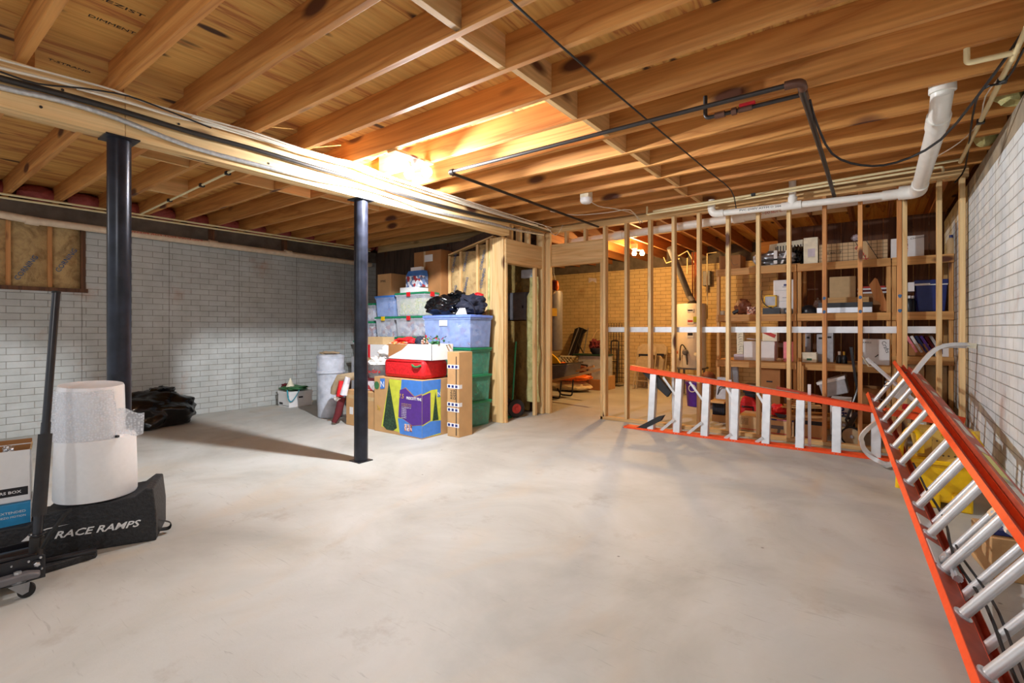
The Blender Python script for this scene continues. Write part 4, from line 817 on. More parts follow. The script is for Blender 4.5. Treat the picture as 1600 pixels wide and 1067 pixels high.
bx('file_box', 'white file box with a green bag on its lid, by the left wall', (-7.50, -7.18, 3.98, 4.36, 0, .235), 'white', extra=wfile)
t = Thing('gift_bag', 'green bag with a teal strap draped over the low white file box', 'bag')
t.part('bag_body', MB().blob((-7.34, 4.16, .275), (.20, .19, .035), 3, .3, 2.5, 4, .262), 'leafg'); t.part('strap', MB().tube(arc(Vector((-7.20, 3.965, .27)), Vector((-7.17, 3.96, -.08)), Vector((-7.10, 4.10, .27))), .011, 6, flat=.4), 'teal'); t.build()
t = Thing('ornament', 'small white cone and dark bow sitting on the green bag', 'ornament'); t.part('cone', MB().lathe((-7.36, 4.10, .30), [(.065, 0), (.03, .07), (.008, .13), (0, .135)], 16), 'cream'); t.part('bow', MB().blob((-7.46, 4.07, .315), (.05, .05, .03), 5, .5, 4, 3), 'maroon'); t.build()
bx('storage_tub', 'grey tub with lid behind the low white file box', (-7.12, -6.75, 4.4, 4.75, 0, .28), 'ltgrey')

# tall clear bin of wrapping paper
t = Thing('wrap_storage_bin', 'tall clear bin full of gift wrap rolls standing in front of the left brick wall', 'bin')
bcx, bcy = -6.02, 3.93
t.part('bin_body', MB().lathe((bcx, bcy, 0), [(.155, 0), (.165, .01), (.178, .60), (.178, .82), (.174, .82), (.174, .60), (.158, .02)], 28), 'milky')
t.part('bin_collar', MB().lathe((bcx, bcy, .60), [(.178, 0), (.196, .005), (.196, .03), (.178, .035)], 28), 'milky'); t.part('bin_lid', MB().lathe((bcx, bcy, .80), [(.182, 0), (.188, .03), (.14, .055), (0, .055)], 28), 'milky')
t.build()
for k in range(7):
    an = k*.9; solo('gift_wrap_roll', MB().lathe((bcx+.10*math.cos(an), bcy+.10*math.sin(an), .02), [(.034, 0), (.034, .70+.01*k), (0, .70+.01*k)], 12), 'wrap', 'roll of printed gift wrap standing inside the tall clear bin', 'gift wrap', 'wrap rolls in the clear bin')
solo('folded_cloth', MB().blob((bcx-.02, bcy, .872), (.15, .12, .02), 6, .3, 3, 3, .857), 'tan', 'folded tan cloth on the lid of the tall clear bin', 'cloth')

# ================================================================== THE STORAGE PILE
def strip(t, c, ax, ay, up): t.part('tape_strip', MB().obox(c-ay*1.001+up*.82, ax, ay.normalized()*.0008, (0, 0, .022)), 'tape'); t.part('shipping_label', MB().obox(c-ay*1.002-ax*.62+up*.42, (.035, 0, 0), (0, .0008, 0), (0, 0, .045)), 'white')
bx('cardboard_box', 'taped brown carton left of the printed tree box, behind the front column', (-5.36, -4.80, 3.72, 4.15, 0, .44), 'card', extra=strip, tape=True)
t = Thing('tree_box', 'large printed artificial tree box in blue, purple and green', 'box')
tx0, tx1, ty0, ty1, tz = -4.78, -3.965, 3.70, 4.16, .64
t.part('box_body', MB().box(tx0, tx1, ty0, ty1, 0, tz), 'card', .004)
f = ty0-.001; X = lambda k: tx0+(tx1-tx0)*k; Z = lambda k: tz*k
def fpan(poly, mat, nm, off=0, lb=None): t.part(nm, MB().prism([(X(a), f-off, Z(b)) for a, b in poly], (0, .0008, 0)), mat, label=lb)
fpan([(.16, .10), (.62, .04), (.60, .97), (.34, .98), (.26, .6)], 'lime', 'printed_panel'); fpan([(.58, .80), (.68, .86), (.86, .72), (1, .78), (1, .99), (.60, .99)], 'blue', 'printed_panel', .001); fpan([(.56, .03), (1, .02), (1, .24), (.82, .20), (.62, .30), (.52, .30)], 'blue', 'printed_panel', .001)
fpan([(.53, .32), (.62, .31), (.82, .21), (1, .25), (1, .76), (.86, .70), (.68, .84), (.56, .80)], 'purp', 'printed_panel', .002, 'purple panel with white and gold lettering')
fpan([(.20, .12), (.33, .94), (.50, .12), (.42, .06), (.28, .06)], 'tgreen', 'printed_tree', .002); fpan([(.14, .78), (.24, .80), (.24, .98), (.14, .97)], 'blue', 'logo', .003)
t.part('lettering', textmb('N', (X(.15), f-.0045, Z(.82)), (1, 0, 0), (0, 0, 1), .07), 'white'); t.part('logo', MB().lathe((X(.06), f-.001, Z(.84)), [(.045, 0), (.045, .002), (0, .002)], 20, (0, -1, 0)), 'leafg')
t.part('lettering', textmb('7.5', (X(.55), f-.0045, Z(.66)), (1, 0, 0), (0, 0, 1), .05), 'gold'); t.part('lettering', textmb('PRESCOTT PINE', (X(.70), f-.0045, Z(.655)), (1, 0, .0), (0, 0, 1), .030, fit=.24, bold=.02), 'white')
for k in range(9): t.part('lettering', textmb('artificial tree'[:15-k], (X(.60), f-.0045, Z(.56-.030*k)), (1, 0, 0), (0, 0, 1), .010, fit=.16 if k < 3 else .08), 'gold' if k < 2 else 'white')
t.part('lettering', textmb('2y', (X(.07), f-.002, Z(.40)), (1, 0, 0), (0, 0, 1), .05), 'gold')
for k in range(3): t.part('printed_picture', MB().box(X(.66+.055*k), X(.70+.055*k), f-.0045, f-.003, Z(.10), Z(.22)), 'photo')
g = tx1+.001; Y_ = lambda k: ty0+(ty1-ty0)*k
def span(poly, mat, nm, off=0): t.part(nm, MB().prism([(g+off, Y_(a), Z(b)) for a, b in poly], (-.0008, 0, 0)), mat)
span([(0, .02), (.62, .02), (.62, .98), (0, .98)], 'lime', 'printed_panel'); span([(0, .76), (.3, .82), (.62, .82), (.62, .99), (0, .99)], 'blue', 'printed_panel', .001); span([(0, .02), (.62, .04), (.62, .26), (.28, .28), (0, .22)], 'blue', 'printed_panel', .001); span([(0, .24), (.27, .30), (.27, .78), (0, .74)], 'purp', 'printed_panel', .002)
span([(.34, .28), (.44, .78), (.54, .28)], 'tgreen', 'printed_tree', .002); span([(.5, .68), (.60, .68), (.60, .84), (.5, .84)], 'blue', 'logo', .003)
t.part('lettering', textmb('N', (g+.005, Y_(.51), Z(.70)), (0, 1, 0), (0, 0, 1), .045), 'white')
t.build()
# tall narrow carton
t = Thing('cardboard_box', 'tall narrow brown carton standing upright right of the tree box', 'box')
qx0, qx1, qy0, qy1, qz = -3.875, -3.70, 4.00, 4.225, .945
t.part('box_body', MB().box(qx0, qx1, qy0, qy1, 0, qz), 'card', .004)
t.part('box_seam', MB().box(qx1-.045, qx1-.033, qy0-.002, qy0+.01, .02, qz-.05), 'ink')
for k, zz in enumerate((.78, .56, .36, .30, .13)):
    t.part('printed_tape', MB().box(qx0-.001, qx1+.001, qy0-.0022, qy0, zz-.022, zz+.022).box(qx1, qx1+.0015, qy0-.002, qy0+(.05 if k in (1, 2) else .0)+.002, zz-.022, zz+.022), 'white')
    for j in range(3): t.part('tape_print', MB().box(qx0+.012+.055*j, qx0+.045+.055*j, qy0-.0032, qy0-.002, zz-.014, zz+.014), 'navyp')
t.part('lettering', textmb('REIN', (qx0+.08, qy0-.0012, .42), (0, 0, 1), (-1, 0, 0), .035), 'ink'); t.part('lettering', textmb('DEER', (qx0+.125, qy0-.0012, .42), (0, 0, 1), (-1, 0, 0), .035), 'ink')
t.build()
def tote(label, dims, body, lid, contents='xmas', latch=None, name='storage_tote', group=None, taper=.03, lidh=.03, tagm=None):
    a, b, y0, y1, z0, z1 = dims; t = Thing(name, label, 'storage box', group); th = .004; zt = z1-lidh
    mb = MB(); k = taper
    def ring(e, z): return [(a+e, y0+e, z), (b-e, y0+e, z), (b-e, y1-e, z), (a+e, y1-e, z)]
    V = ring(k, z0)+ring(.012, zt)+ring(.012+th, zt)+ring(k+th, z0+th)
    mb.add(V, [(3, 2, 1, 0)]+[(i, (i+1) % 4, 4+(i+1) % 4, 4+i) for i in range(4)]+[(4+i, 4+(i+1) % 4, 8+(i+1) % 4, 8+i) for i in range(4)]+[(8+i, 8+(i+1) % 4, 12+(i+1) % 4, 12+i) for i in range(4)]+[(12, 13, 14, 15)])
    t.part('tub', mb, body)
    t.part('rim', MB().box(a+.004, b-.004, y0+.004, y0+.014, zt-.02, zt).box(a+.004, b-.004, y1-.014, y1-.004, zt-.02, zt).box(a+.004, a+.014, y0, y1, zt-.02, zt).box(b-.014, b-.004, y0, y1, zt-.02, zt), body)
    t.part('lid', MB().box(a-.004, b+.004, y0-.004, y1+.004, zt, z1-.006).box(a+.02, b-.02, y0+.02, y1-.02, z1-.006, z1), lid, .003)
    if latch:
        t.part('latch', MB().box(b-.001, b+.012, (y0+y1)/2-.035, (y0+y1)/2+.035, zt-.035, z1), latch); t.part('latch', MB().box(a-.010, a+.004, (y0+y1)/2-.035, (y0+y1)/2+.035, zt-.035, z1), latch)
        t.part('latch', MB().box((a+b)/2-.05, (a+b)/2+.02, y0-.014, y0-.002, zt-.03, z1), latch)
    if tagm: t.part('label', MB().box(a+(b-a)*.35, a+(b-a)*.52, y0-.001+.008, y0+.009, zt-.10, zt-.03), tagm)
    if contents: t.part('packed_contents', MB().box(a+k+.012, b-k-.012, y0+k+.012, y1-k-.012, z0+.012, z0+(zt-z0)*.82), contents, .02)
    return t.build()
for i, (z0, z1, nm) in enumerate(((0, .315, 'bottom'), (.316, .64, 'middle'), (.641, .975, 'top'))):
    tote(f'green-tinted clear tote, {nm} one of the three behind the tall carton', (-4.62, -3.93, 4.46, 4.86, z0, z1), 'cgreen', 'green', 'xgreen', group='green totes beside the corner post')
tote('big blue-tinted tote with a blue lid on the three green totes', (-4.72, -3.90, 4.42, 4.84, .976, 1.375), 'cblue', 'plid', 'xmas', tagm='white', lidh=.035)
# the stacks left of it
def T(x0, x1, y, D, z0, z1): a, b, c_, d_, _, _ = fbox(x0, x1, y, D, z0, None, z1); return a, b, c_, d_, z0, z1
for i, (z0, z1, ct, nm) in enumerate(((.42, .78, 'xgreen', 'lowest'), (.781, 1.09, 'wrap', 'second'), (1.091, 1.385, 'xmas', 'third'), (1.386, 1.72, 'plaid', 'top'))):
    tote(f'clear tote with red latch, {nm} of the stack behind the big blue tote', T(617, 664, 4.70, .27, z0, z1), 'clear', 'green', ct, 'red', group='clear totes with red latches')
for i, (z0, z1, ct, bd, ld, la, lb) in enumerate(((.40, .76, 'wrap', 'clear', 'green', 'yellow', 'clear tote with green lid, lowest of the stack beside the front column'), (.761, 1.07, 'xmas', 'clear', 'green', 'yellow', 'clear tote with yellow latch, second in the stack beside the front column'), (1.071, 1.385, 'xmas', 'clear', 'green', 'yellow', 'clear tote with yellow latch directly under the blue-tinted tote'), (1.386, 1.70, 'xmas', 'cblue', 'blue', None, 'blue-tinted tote under the brown carton marked in ink'))):
    tote(lb, T(585.5, 615, 4.74, .42, z0, z1), bd, ld, ct, la)
for i, (z0, z1, nm) in enumerate(((.40, .72, 'lowest'), (.721, 1.02, 'second'), (1.021, 1.32, 'third'), (1.321, 1.60, 'top'))):
    tote(f'clear tote with green lid, {nm} of the stack half hidden by the front column', T(552 if i < 2 else 560, 583, 4.78, .42, z0, z1), 'clear', 'green', 'wrap' if i % 2 else 'xmas')
# things the stacks stand on
bx('cardboard_box', 'wide brown carton under the clear totes, hidden low in the pile', (-6.65, -5.05, 4.70, 4.97, 0, .398), 'cardd')
bx('cardboard_box', 'brown carton under the stack of red-latched totes', (-5.02, -4.66, 4.89, 4.97, 0, .415), 'cardd')
def inkt(t, c, ax, ay, up): t.part('lettering', textmb('XMAS', c-ay*1.002-ax*.6+up*.62, ax, (0, 0, 1), .035), 'ink')
bx('cardboard_box', 'brown carton with ink writing on top of the blue-tinted tote', T(590, 611, 4.80, .36, 1.702, 2.03), 'card', extra=inkt)
bx('cardboard_box', 'flat white box under the blue and white decoration box', T(625, 652, 4.78, .25, 1.722, 1.80), 'white')
t = Thing('decoration_box', 'blue and white printed box with a gable top on the totes', 'box'); a, b, y0, y1, z0, z1 = T(634, 656, 4.80, .16, 1.802, 1.96)
t.part('box_body', MB().box(a, b, y0, y1, z0, z1), 'xmas', .003); t.part('box_top', MB().prism([(a, y0, z1), (a, y1, z1), (a, y1-.02, z1+.08), (a, y0+.05, z1+.08)], (b-a, 0, 0)), 'blue'); t.part('box_flap', MB().box(a+.05, b-.02, y0+.05, y1-.06, z1+.08, z1+.13), 'white'); t.build()
def tlab(t, c, ax, ay, up): t.part('shipping_label', MB().obox(c-ay*1.002+ax*.1+up*.955, (.085, 0, 0), (0, .0008, 0), (0, 0, .05)), 'white'); t.part('tape_strip', MB().obox(c-ay*1.001-ax*.2+up*.5, (.02, 0, 0), (0, .0008, 0), up*.5), 'tape')
bx('cardboard_box', 'tall brown carton with white label left of the insulated partition', (ony(647, 500, 4.99).x, ony(689, 500, 4.99).x, 4.99, 5.22, 0, 2.33), 'cardd', extra=tlab)
# bin bags on the blue tote
t = Thing('trash_bag', 'black bin bag flopped over the lid of the big blue tote', 'bag'); t.part('bag_body', MB().blob((-4.44, 4.60, 1.49), (.33, .20, .13), 11, .22, 1.8, 5, 1.377, .07), 'bag'); t.part('bag_neck', MB().blob((-4.34, 4.66, 1.62), (.12, .09, .06), 14, .4, 2.4, 4, None, .12), 'bag'); t.build()
t = Thing('backpack', 'navy rucksack with a red panel slumped right of the bin bag', 'bag'); t.part('bag_body', MB().blob((-4.06, 4.62, 1.50), (.19, .17, .13), 17, .22, 2.2, 4, 1.377, .1), 'navy'); t.part('red_panel', MB().blob((-3.99, 4.66, 1.60), (.08, .07, .055), 3, .15, 2, 3), 'red', label='red panel'); t.part('strap', MB().tube(arc(Vector((-4.05, 4.46, 1.58)), Vector((-3.86, 4.44, 1.52)), Vector((-3.90, 4.50, 1.39))), .012, 6, flat=.4), 'navy'); t.build()
t = Thing('paper_cone', 'small white card triangle leaning on the dark bags', 'card'); t.part('card_panel', MB().prism([(-4.16, 4.44, 1.378), (-3.98, 4.44, 1.378), (-4.05, 4.47, 1.49), (-4.10, 4.47, 1.49)], (0, .006, 0)), 'white'); t.build()
# red quilted bag and open white carton on the tree box
t = Thing('storage_bag', 'red quilted zip bag lying on the printed tree box', 'bag')
t.part('bag_body', MB().add([], []).box(-4.66, -3.99, 3.74, 4.14, .642, .85, .0), 'red', .045); t.part('top_seam', MB().tube([(-4.62, 3.745, .835), (-4.30, 3.735, .85), (-4.03, 3.745, .835)], .006, 6), 'red'); t.part('handle', MB().tube(arc(Vector((-4.16, 3.735, .80)), Vector((-4.08, 3.70, .76)), Vector((-4.02, 3.735, .80))), .012, 8), 'leafg'); t.build()
def torn(t, c, ax, ay, up):
    t.part('torn_patch', MB().prism([c-ax-ay*1.003+up*.1, c-ax-ay*1.003+up*.99, c-ax*.05-ay*1.003+up*.99, c-ax*.35-ay*1.003+up*.6], (0, .0008, 0)), 'cardd', label='bare brown patch'); t.part('box_flap', MB().obox(c-ax*1.06+up*.9, (.02, 0, 0), ay*.95, (0, 0, .004)), 'cardd')
bx('cardboard_box', 'open white carton with a torn brown corner on the red quilted bag', (-4.62, -3.90, 3.78, 4.12, .852, 1.03), 'white', open_top=True, extra=torn)
t = Thing('christmas_cloth', 'red cloth sticking out of the open white carton', 'cloth'); t.part('cloth_fold', MB().blob((-4.44, 3.93, 1.05), (.17, .12, .05), 21, .3, 2.5, 4, None, .2), 'red'); t.part('patterned_edge', MB().blob((-4.50, 3.85, 1.03), (.15, .06, .03), 25, .4, 3, 4), 'clothor'); t.part('patterned_edge', MB().tube([(-4.5, 3.95, .9), (-4.42, 3.95, 1.04)], .06, 8), 'clothor'); t.build()
t = Thing('stuffed_figure', 'dark stuffed figure with pink scarf between red cloth and poinsettias', 'decoration'); t.part('body', MB().blob((-4.22, 3.92, 1.05), (.07, .06, .065), 31, .2, 2, 3), 'navy'); t.part('scarf', MB().blob((-4.13, 3.90, 1.045), (.035, .04, .05), 33, .35, 3, 3), 'photo'); t.part('lower_body', MB().tube([(-4.22, 3.95, .88), (-4.20, 3.95, 1.03)], .05, 8), 'navy'); t.build()
t = Thing('poinsettia_bunch', 'bunch of artificial poinsettias with red blooms in the white carton', 'flowers')
lf, rd = MB(), MB(); rr = random.Random(3)
for k in range(42):
    c = Vector((-4.0+rr.uniform(-.11, .13), 3.92+rr.uniform(-.10, .10), 1.05+rr.uniform(-.04, .06))); d = Vector((rr.uniform(-1, 1), rr.uniform(-1, .6), rr.uniform(-.2, 1))).normalized(); s_ = d.cross(Vector((.3, .2, 1))).normalized()
    L_ = .045; (rd if k % 4 == 0 else lf).add([c, c+d*L_*.5+s_*.016, c+d*L_, c+d*L_*.5-s_*.016, c+d*L_*.5+d.cross(s_)*.006], [(0, 1, 4), (1, 2, 4), (2, 3, 4), (3, 0, 4), (0, 3, 2, 1)])
t.part('leaves', lf, 'leafg', kind='stuff'); t.part('petals', rd, 'leafr', kind='stuff'); t.part('stem', MB().tube([(-4.0, 3.94, .88), (-3.99, 3.93, 1.06)], .05, 8), 'leafg'); t.build()
# party tub, white cloths, garments over the taped carton
t = Thing('drinks_tub', 'galvanised tub with red Coca-Cola script on the pile behind the front column', 'tub')
t.part('tub_body', MB().lathe((-5.0, 3.98, .60), [(.16, 0), (.20, .13), (.205, .16), (.215, .165), (.20, .15), (.155, .01)], 32), 'steel')
for i, (ch, a_) in enumerate(zip('Coca-Cola', [-1.95+.135*k for k in range(9)])):
    n_ = Vector((math.cos(a_), math.sin(a_), 0)); rt = Vector((-math.sin(a_), math.cos(a_), 0)); t.part('lettering', textmb(ch, Vector((-5.0, 3.98, .665))+n_*.193, rt, (n_.x*.25, n_.y*.25, 1), .04, shear=.3, bold=.02), 'red')
t.build()
bx('cardboard_box', 'black and white printed carton on the taped brown carton', (-5.30, -4.86, 3.80, 4.12, .447, .56), 'wrap')
solo('board_game', MB().box(-5.22, -4.84, 3.82, 4.14, .562, .598), 'maroon', 'flat maroon box under the galvanised tub', 'box', bevel=.003)
t = Thing('cloth_bundle', 'crumpled white cloths heaped in the galvanised tub', 'cloth'); t.part('cloth_heap', MB().blob((-5.0, 4.0, .76), (.19, .18, .10), 41, .3, 2.6, 5, None, .15), 'cloth'); t.part('cloth_heap', MB().blob((-4.90, 4.05, .90), (.15, .14, .09), 44, .3, 2.2, 4, None, .12), 'cloth'); t.build()
t = Thing('stuffed_scarecrow', 'floppy stuffed figure in tan, red and white hanging over the taped carton', 'decoration')
t.part('arm', MB().tube([(-5.20, 3.78, .62), (-5.44, 3.68, .58), (-5.52, 3.66, .44), (-5.54, 3.66, .38)], [.05, .055, .05, .04], 10), 'tan'); t.part('shirt', MB().tube([(-5.38, 3.67, .55), (-5.40, 3.66, .36)], [.035, .05], 10), 'red'); t.part('leg', MB().tube([(-5.42, 3.70, .34), (-5.44, 3.66, .14), (-5.47, 3.62, .03)], [.05, .045, .03], 10), 'brn' if False else 'maroon'); t.part('sleeve', MB().tube([(-5.28, 3.69, .60), (-5.33, 3.66, .38)], [.035, .045], 10), 'wrap'); t.part('glove', MB().blob((-5.45, 3.66, .33), (.05, .04, .035), 2, .3, 3, 3), 'cloth'); t.build()
t = Thing('handbag', 'small maroon bag with a loop handle on the taped carton', 'bag'); t.part('bag_body', MB().blob((-5.22, 3.84, .60), (.12, .09, .05), 51, .2, 2, 4), 'maroon'); t.part('handle', MB().tube(arc(Vector((-5.26, 3.80, .63)), Vector((-5.22, 3.78, .74)), Vector((-5.18, 3.80, .63))), .008, 8), 'maroon'); t.build()
bx('cardboard_box', 'brown flap-topped carton behind the small maroon bag', (-5.72, -5.32, 4.30, 4.60, .0, .80), 'card')
def redlab(t, c, ax, ay, up): t.part('red_band', MB().obox(c-ay*1.002-ax*.25, (.025, 0, 0), (0, .0008, 0), up*1.0).obox(c-ay*1.002-ax*.25+up*.5, (.025, 0, 0), (0, .0008, 0), up*.5), 'red'); t.part('picture', MB().obox(c-ay*1.002-ax*.62+up*.4, ax*.25, (0, .0008, 0), up*.3), 'photo')
t = Thing('toy_box', 'white carton with a red band stacked beside the front column', 'box'); a, b = -5.95, -5.36
t.part('box_body', MB().box(a, b, 4.32, 4.56, .802, .985), 'white', .003); t.part('red_band', MB().box(a+.22, a+.28, 4.318, 4.32, .803, .984), 'red'); t.part('red_band', MB().box(a, a+.21, 4.318, 4.32, .95, .984), 'maroon'); t.part('picture', MB().box(a+.05, a+.17, 4.318, 4.32, .82, .92), 'photo'); t.build()
bx('cardboard_box', 'small tan carton on the red-banded white carton', (-5.82, -5.42, 4.34, 4.54, .987, 1.09), 'kraft')
bx('cardboard_box', 'grey-white carton standing under the left half of the red-banded carton', (-6.10, -5.74, 4.32, 4.56, 0, .80), 'ltgrey')

# hand truck just inside the opening
t = Thing('hand_truck', 'hand truck with a red-hubbed wheel inside the opening', 'hand truck')
p = onz(806, 656, 0); wc = onz(806, 638, .125)
wax = (.88, -.47, 0)
for dv in (Vector((0, 0, 0)), Vector((-.36, .19, 0))):
    q = t.part('wheel', MB().lathe(wc+dv, [(.068, -.03), (.10, -.032), (.122, -.02), (.125, 0), (.122, .02), (.10, .032), (.068, .03)], 30, wax, closed=True), 'blkrub'); t.part('wheel_hub', MB().lathe(wc+dv, [(0, -.02), (.069, -.02), (.069, .018), (.03, .022), (.022, .034), (0, .034)], 24, wax), 'inkr', label='red hub', sub=q)
t.part('axle', MB().tube([wc, wc+Vector((-.36, .19, 0))], .01, 8), 'steel')
t.part('toe_plate', MB().box(wc.x-.36, wc.x-.04, wc.y-.15, wc.y-.03, .0, .03), 'green'); t.part('frame_tube', MB().tube([wc+Vector((-.06, -.0, .05)), wc+Vector((-.10, .14, .9))], .013, 8).tube([wc+Vector((-.34, .06, .05)), wc+Vector((-.38, .20, .9))], .013, 8), 'green'); t.build()

# ================================================================== SHELVING BEHIND THE STUDS
SY = 7.0
ZS = [.10, .79, 1.39, 2.0]
bays = [(-1.745, -.80), (-.79, .125), (.135, XR-.005)]
for i, (a, b) in enumerate(bays):
    nm = ('left', 'middle', 'right')[i]
    t = Thing('shelf_unit', f'home-made wooden shelf unit behind the studs, {nm} one of the three', 'shelf', 'wooden shelf units')
    for x in (a, b-.038):
        for y in (SY, SY+.55): t.part('post', MB().box(x, x+.038, y, y+.06, 0, 2.0-.089 if y < 7.2 else 2.0), 'shelfP', .002)
    for z in ZS:
        zz = .90 if (i == 2 and z == .79) else z
        q = t.part('shelf_board', MB().box(a, b, SY-.02, SY+.64, zz-.014, zz), 'shelf', .001)
        t.part('front_rail', MB().box(a, b, SY-.038, SY, zz-.09, zz-.0005), 'shelf', .002, sub=q)
    t.part('side_rail', MB().box(a+.039, a+.06, SY+.06, SY+.55, 1.29, 1.37), 'shelfP'); t.build()
ZT, Z2, Z1, ZB = 2.001, 1.391, .791, .101
def sb(name, label, x0, x1, ytop, z0, mat, D=.3, y=SY+.03, cat='box', **kw):
    return bx(name, label, fbox(x0, x1, y, D, z0, ytop), mat, cat, **kw)
def PX(px, y): return ony(px, HOR+1, y).x
def marks(txt, mat='ink', h=.03, dx=-.7, dz=.6, fit=None):
    def f(t, c, ax, ay, up): t.part('lettering', textmb(txt, c-ay*1.002+ax*dx+up*dz-Vector((0, .001, 0)), ax, (0, 0, 1), h, fit=fit), mat)
    return f
# --- top shelf
def bluem(t, c, ax, ay, up): t.part('marker_scribble', MB().tube(arc(c-ay*1.004+ax*.1+up*.8, c-ay*1.004+ax*.2+up*.1, c-ay*1.004+ax*.75+up*.35), .006, 5, flat=.2), 'inkb'); t.part('tape_strip', MB().obox(c-ay*1.001-ax*.1+up*.5, (.02, 0, 0), (0, .0008, 0), up*.5), 'tape')
sb('cardboard_box', 'brown carton with blue marker scribble at the left end of the top shelf', 1124, 1157, 399, ZT, 'cardd', .32, extra=bluem)
t = Thing('duffel_bag', 'grey and white strapped bundle lying on the top shelf', 'bag')
a, b = PX(1172, SY), PX(1249, SY); c = Vector(((a+b)/2+.03, SY+.18, ZT+.12))
t.part('bundle', MB().blob(c+Vector((-.02, 0, -.01)), ((b-a)/2*.92, .13, .095), 6, .16, 2.5, 4, ZT+.02, .1), 'steel'); t.part('bundle_end', MB().blob(c+Vector((-(b-a)*.44, 0, 0)), (.06, .11, .07), 8, .2, 3, 3), 'white'); t.part('dark_base', MB().box(a-.02, b, SY+.04, SY+.3, ZT, ZT+.02), 'kraft'); t.part('strap', MB().box(c.x-.04, c.x+.0, SY+.035, SY+.30, ZT+.03, ZT+.20), 'white'); t.part('strap', MB().obox(c+Vector((.08, -.14, -.01)), (.012, 0, .0), (0, .004, 0), (.03, 0, .08)), 'white'); t.part('dark_stripe', MB().box(a+.1, b-.15, SY+.035, SY+.05, ZT+.075, ZT+.095), 'ink'); t.build()
t = Thing('slotted_tray', 'pale slotted tray standing behind the strapped bundle', 'tray'); a, b = PX(1196, SY+.35), PX(1253, SY+.35)
t.part('tray_body', MB().prism([(a, SY+.36, ZT), (b, SY+.36, ZT), (b+.01, SY+.36, ZT+.36), (a+.05, SY+.36, ZT+.33)], (0, .05, 0)), 'cream'); t.part('slots', MB().add([], []).box(a+.12, a+.13, SY+.357, SY+.36, ZT+.22, ZT+.29), 'ink')
for k in range(12): t.part('slot', MB().box(a+.14+.033*k, a+.152+.033*k, SY+.357, SY+.36, ZT+.22, ZT+.30), 'ink')
t.build()
solo('black_bag', MB().blob((PX(1247, SY+.2), SY+.22, ZT+.13), (.08, .12, .13), 3, .25, 2.4, 4, ZT, .12), 'bag', 'shiny black bag between the strapped bundle and the cream carton', 'bag')
def paperlab(t, c, ax, ay, up): t.part('paper_label', MB().obox(c-ay*1.003+ax*.1+up*.42, ax*.5, (0, .001, 0), up*.15), 'pinkw'); t.part('side_strip', MB().obox(c-ay*1.002+ax*.1+up*.25, ax*.5, (0, .0006, 0), up*.004), 'ink')
sb('cardboard_box', 'tall cream carton with a pink-lettered label on the top shelf', 1255.5, 1278, 371, ZT, 'cream', .25, extra=paperlab)
def gridx(t, c, ax, ay, up):
    y = c.y-ay.y-.002; x0 = c.x-ax.x; L = 2*ax.x; H = up.z
    t.part('printed_band', MB().prism([(x0+L*.60, y, c.z+H*.99), (x0+L*.70, y, c.z+H*.01), (x0+L*.86, y, c.z+H*.01), (x0+L*.69, y, c.z+H*.99)], (0, .001, 0)), 'kraft')
    for s in (.54, .70): t.part('band_edge', MB().prism([(x0+L*s, y-.001, c.z+H*.99), (x0+L*(s+.01), y-.001, c.z+H*.99), (x0+L*(s+.175), y-.001, c.z+H*.01), (x0+L*(s+.165), y-.001, c.z+H*.01)], (0, .001, 0)), 'ink')
    t.part('lettering', textmb('Kuna', (x0+L*.735, y-.003, c.z+H*.08), (-.58, 0, .82), (-.82, 0, -.58), .055, fit=.19), 'inkr')
    t.part('lettering', textmb('THIS WAY UP', (x0+L*.06, y-.003, c.z+H*.44), (1, 0, 0), (0, 0, 1), .03, fit=L*.28), 'ink'); t.part('printed_line', MB().box(x0+L*.04, x0+L*.36, y-.003, y-.001, c.z+H*.62, c.z+H*.635), 'ink')
sb('cardboard_box', 'wide grid-printed carton with diagonal red lettering on the top shelf', 1280, 1387, 378, ZT, 'grid', .4, extra=gridx)
solo('soft_toy', MB().blob((PX(1337, SY+.2), SY+.25, ZT+.30), (.05, .05, .04), 2, .2, 2, 3), 'pinkw', 'small grey rounded item on top of the grid-printed carton', 'object')
sb('cardboard_box', 'narrow white carton right of the grid-printed carton', 1392, 1402, 373, ZT, 'white', .25)
def photoc(t, c, ax, ay, up): t.part('picture', MB().obox(c-ay*1.003-ax*.75+up*.55, ax*.22, (0, .001, 0), up*.3), 'photo'); t.part('lettering', textmb('Christmas', c-ay*1.004-ax*.3+up*.82, (1, 0, .12), (0, 0, 1), .02, fit=.14), 'ink')
sb('cardboard_box', 'white carton with handwriting on the top shelf behind the doubled studs', 1411, 1444, 368, ZT, 'white', .3, extra=photoc)
t = Thing('bottle', 'bottle with a blue cap at the right end of the top shelf', 'bottle'); c = Vector((PX(1491, SY)-.02, SY+.06, ZT)); t.part('bottle_body', MB().lathe(c, [(.03, 0), (.033, .01), (.033, .15), (.014, .18)], 16), 'kraft'); t.part('cap', MB().lathe(c, [(.016, .18), (.016, .21), (0, .21)], 12), 'navyp'); t.build()
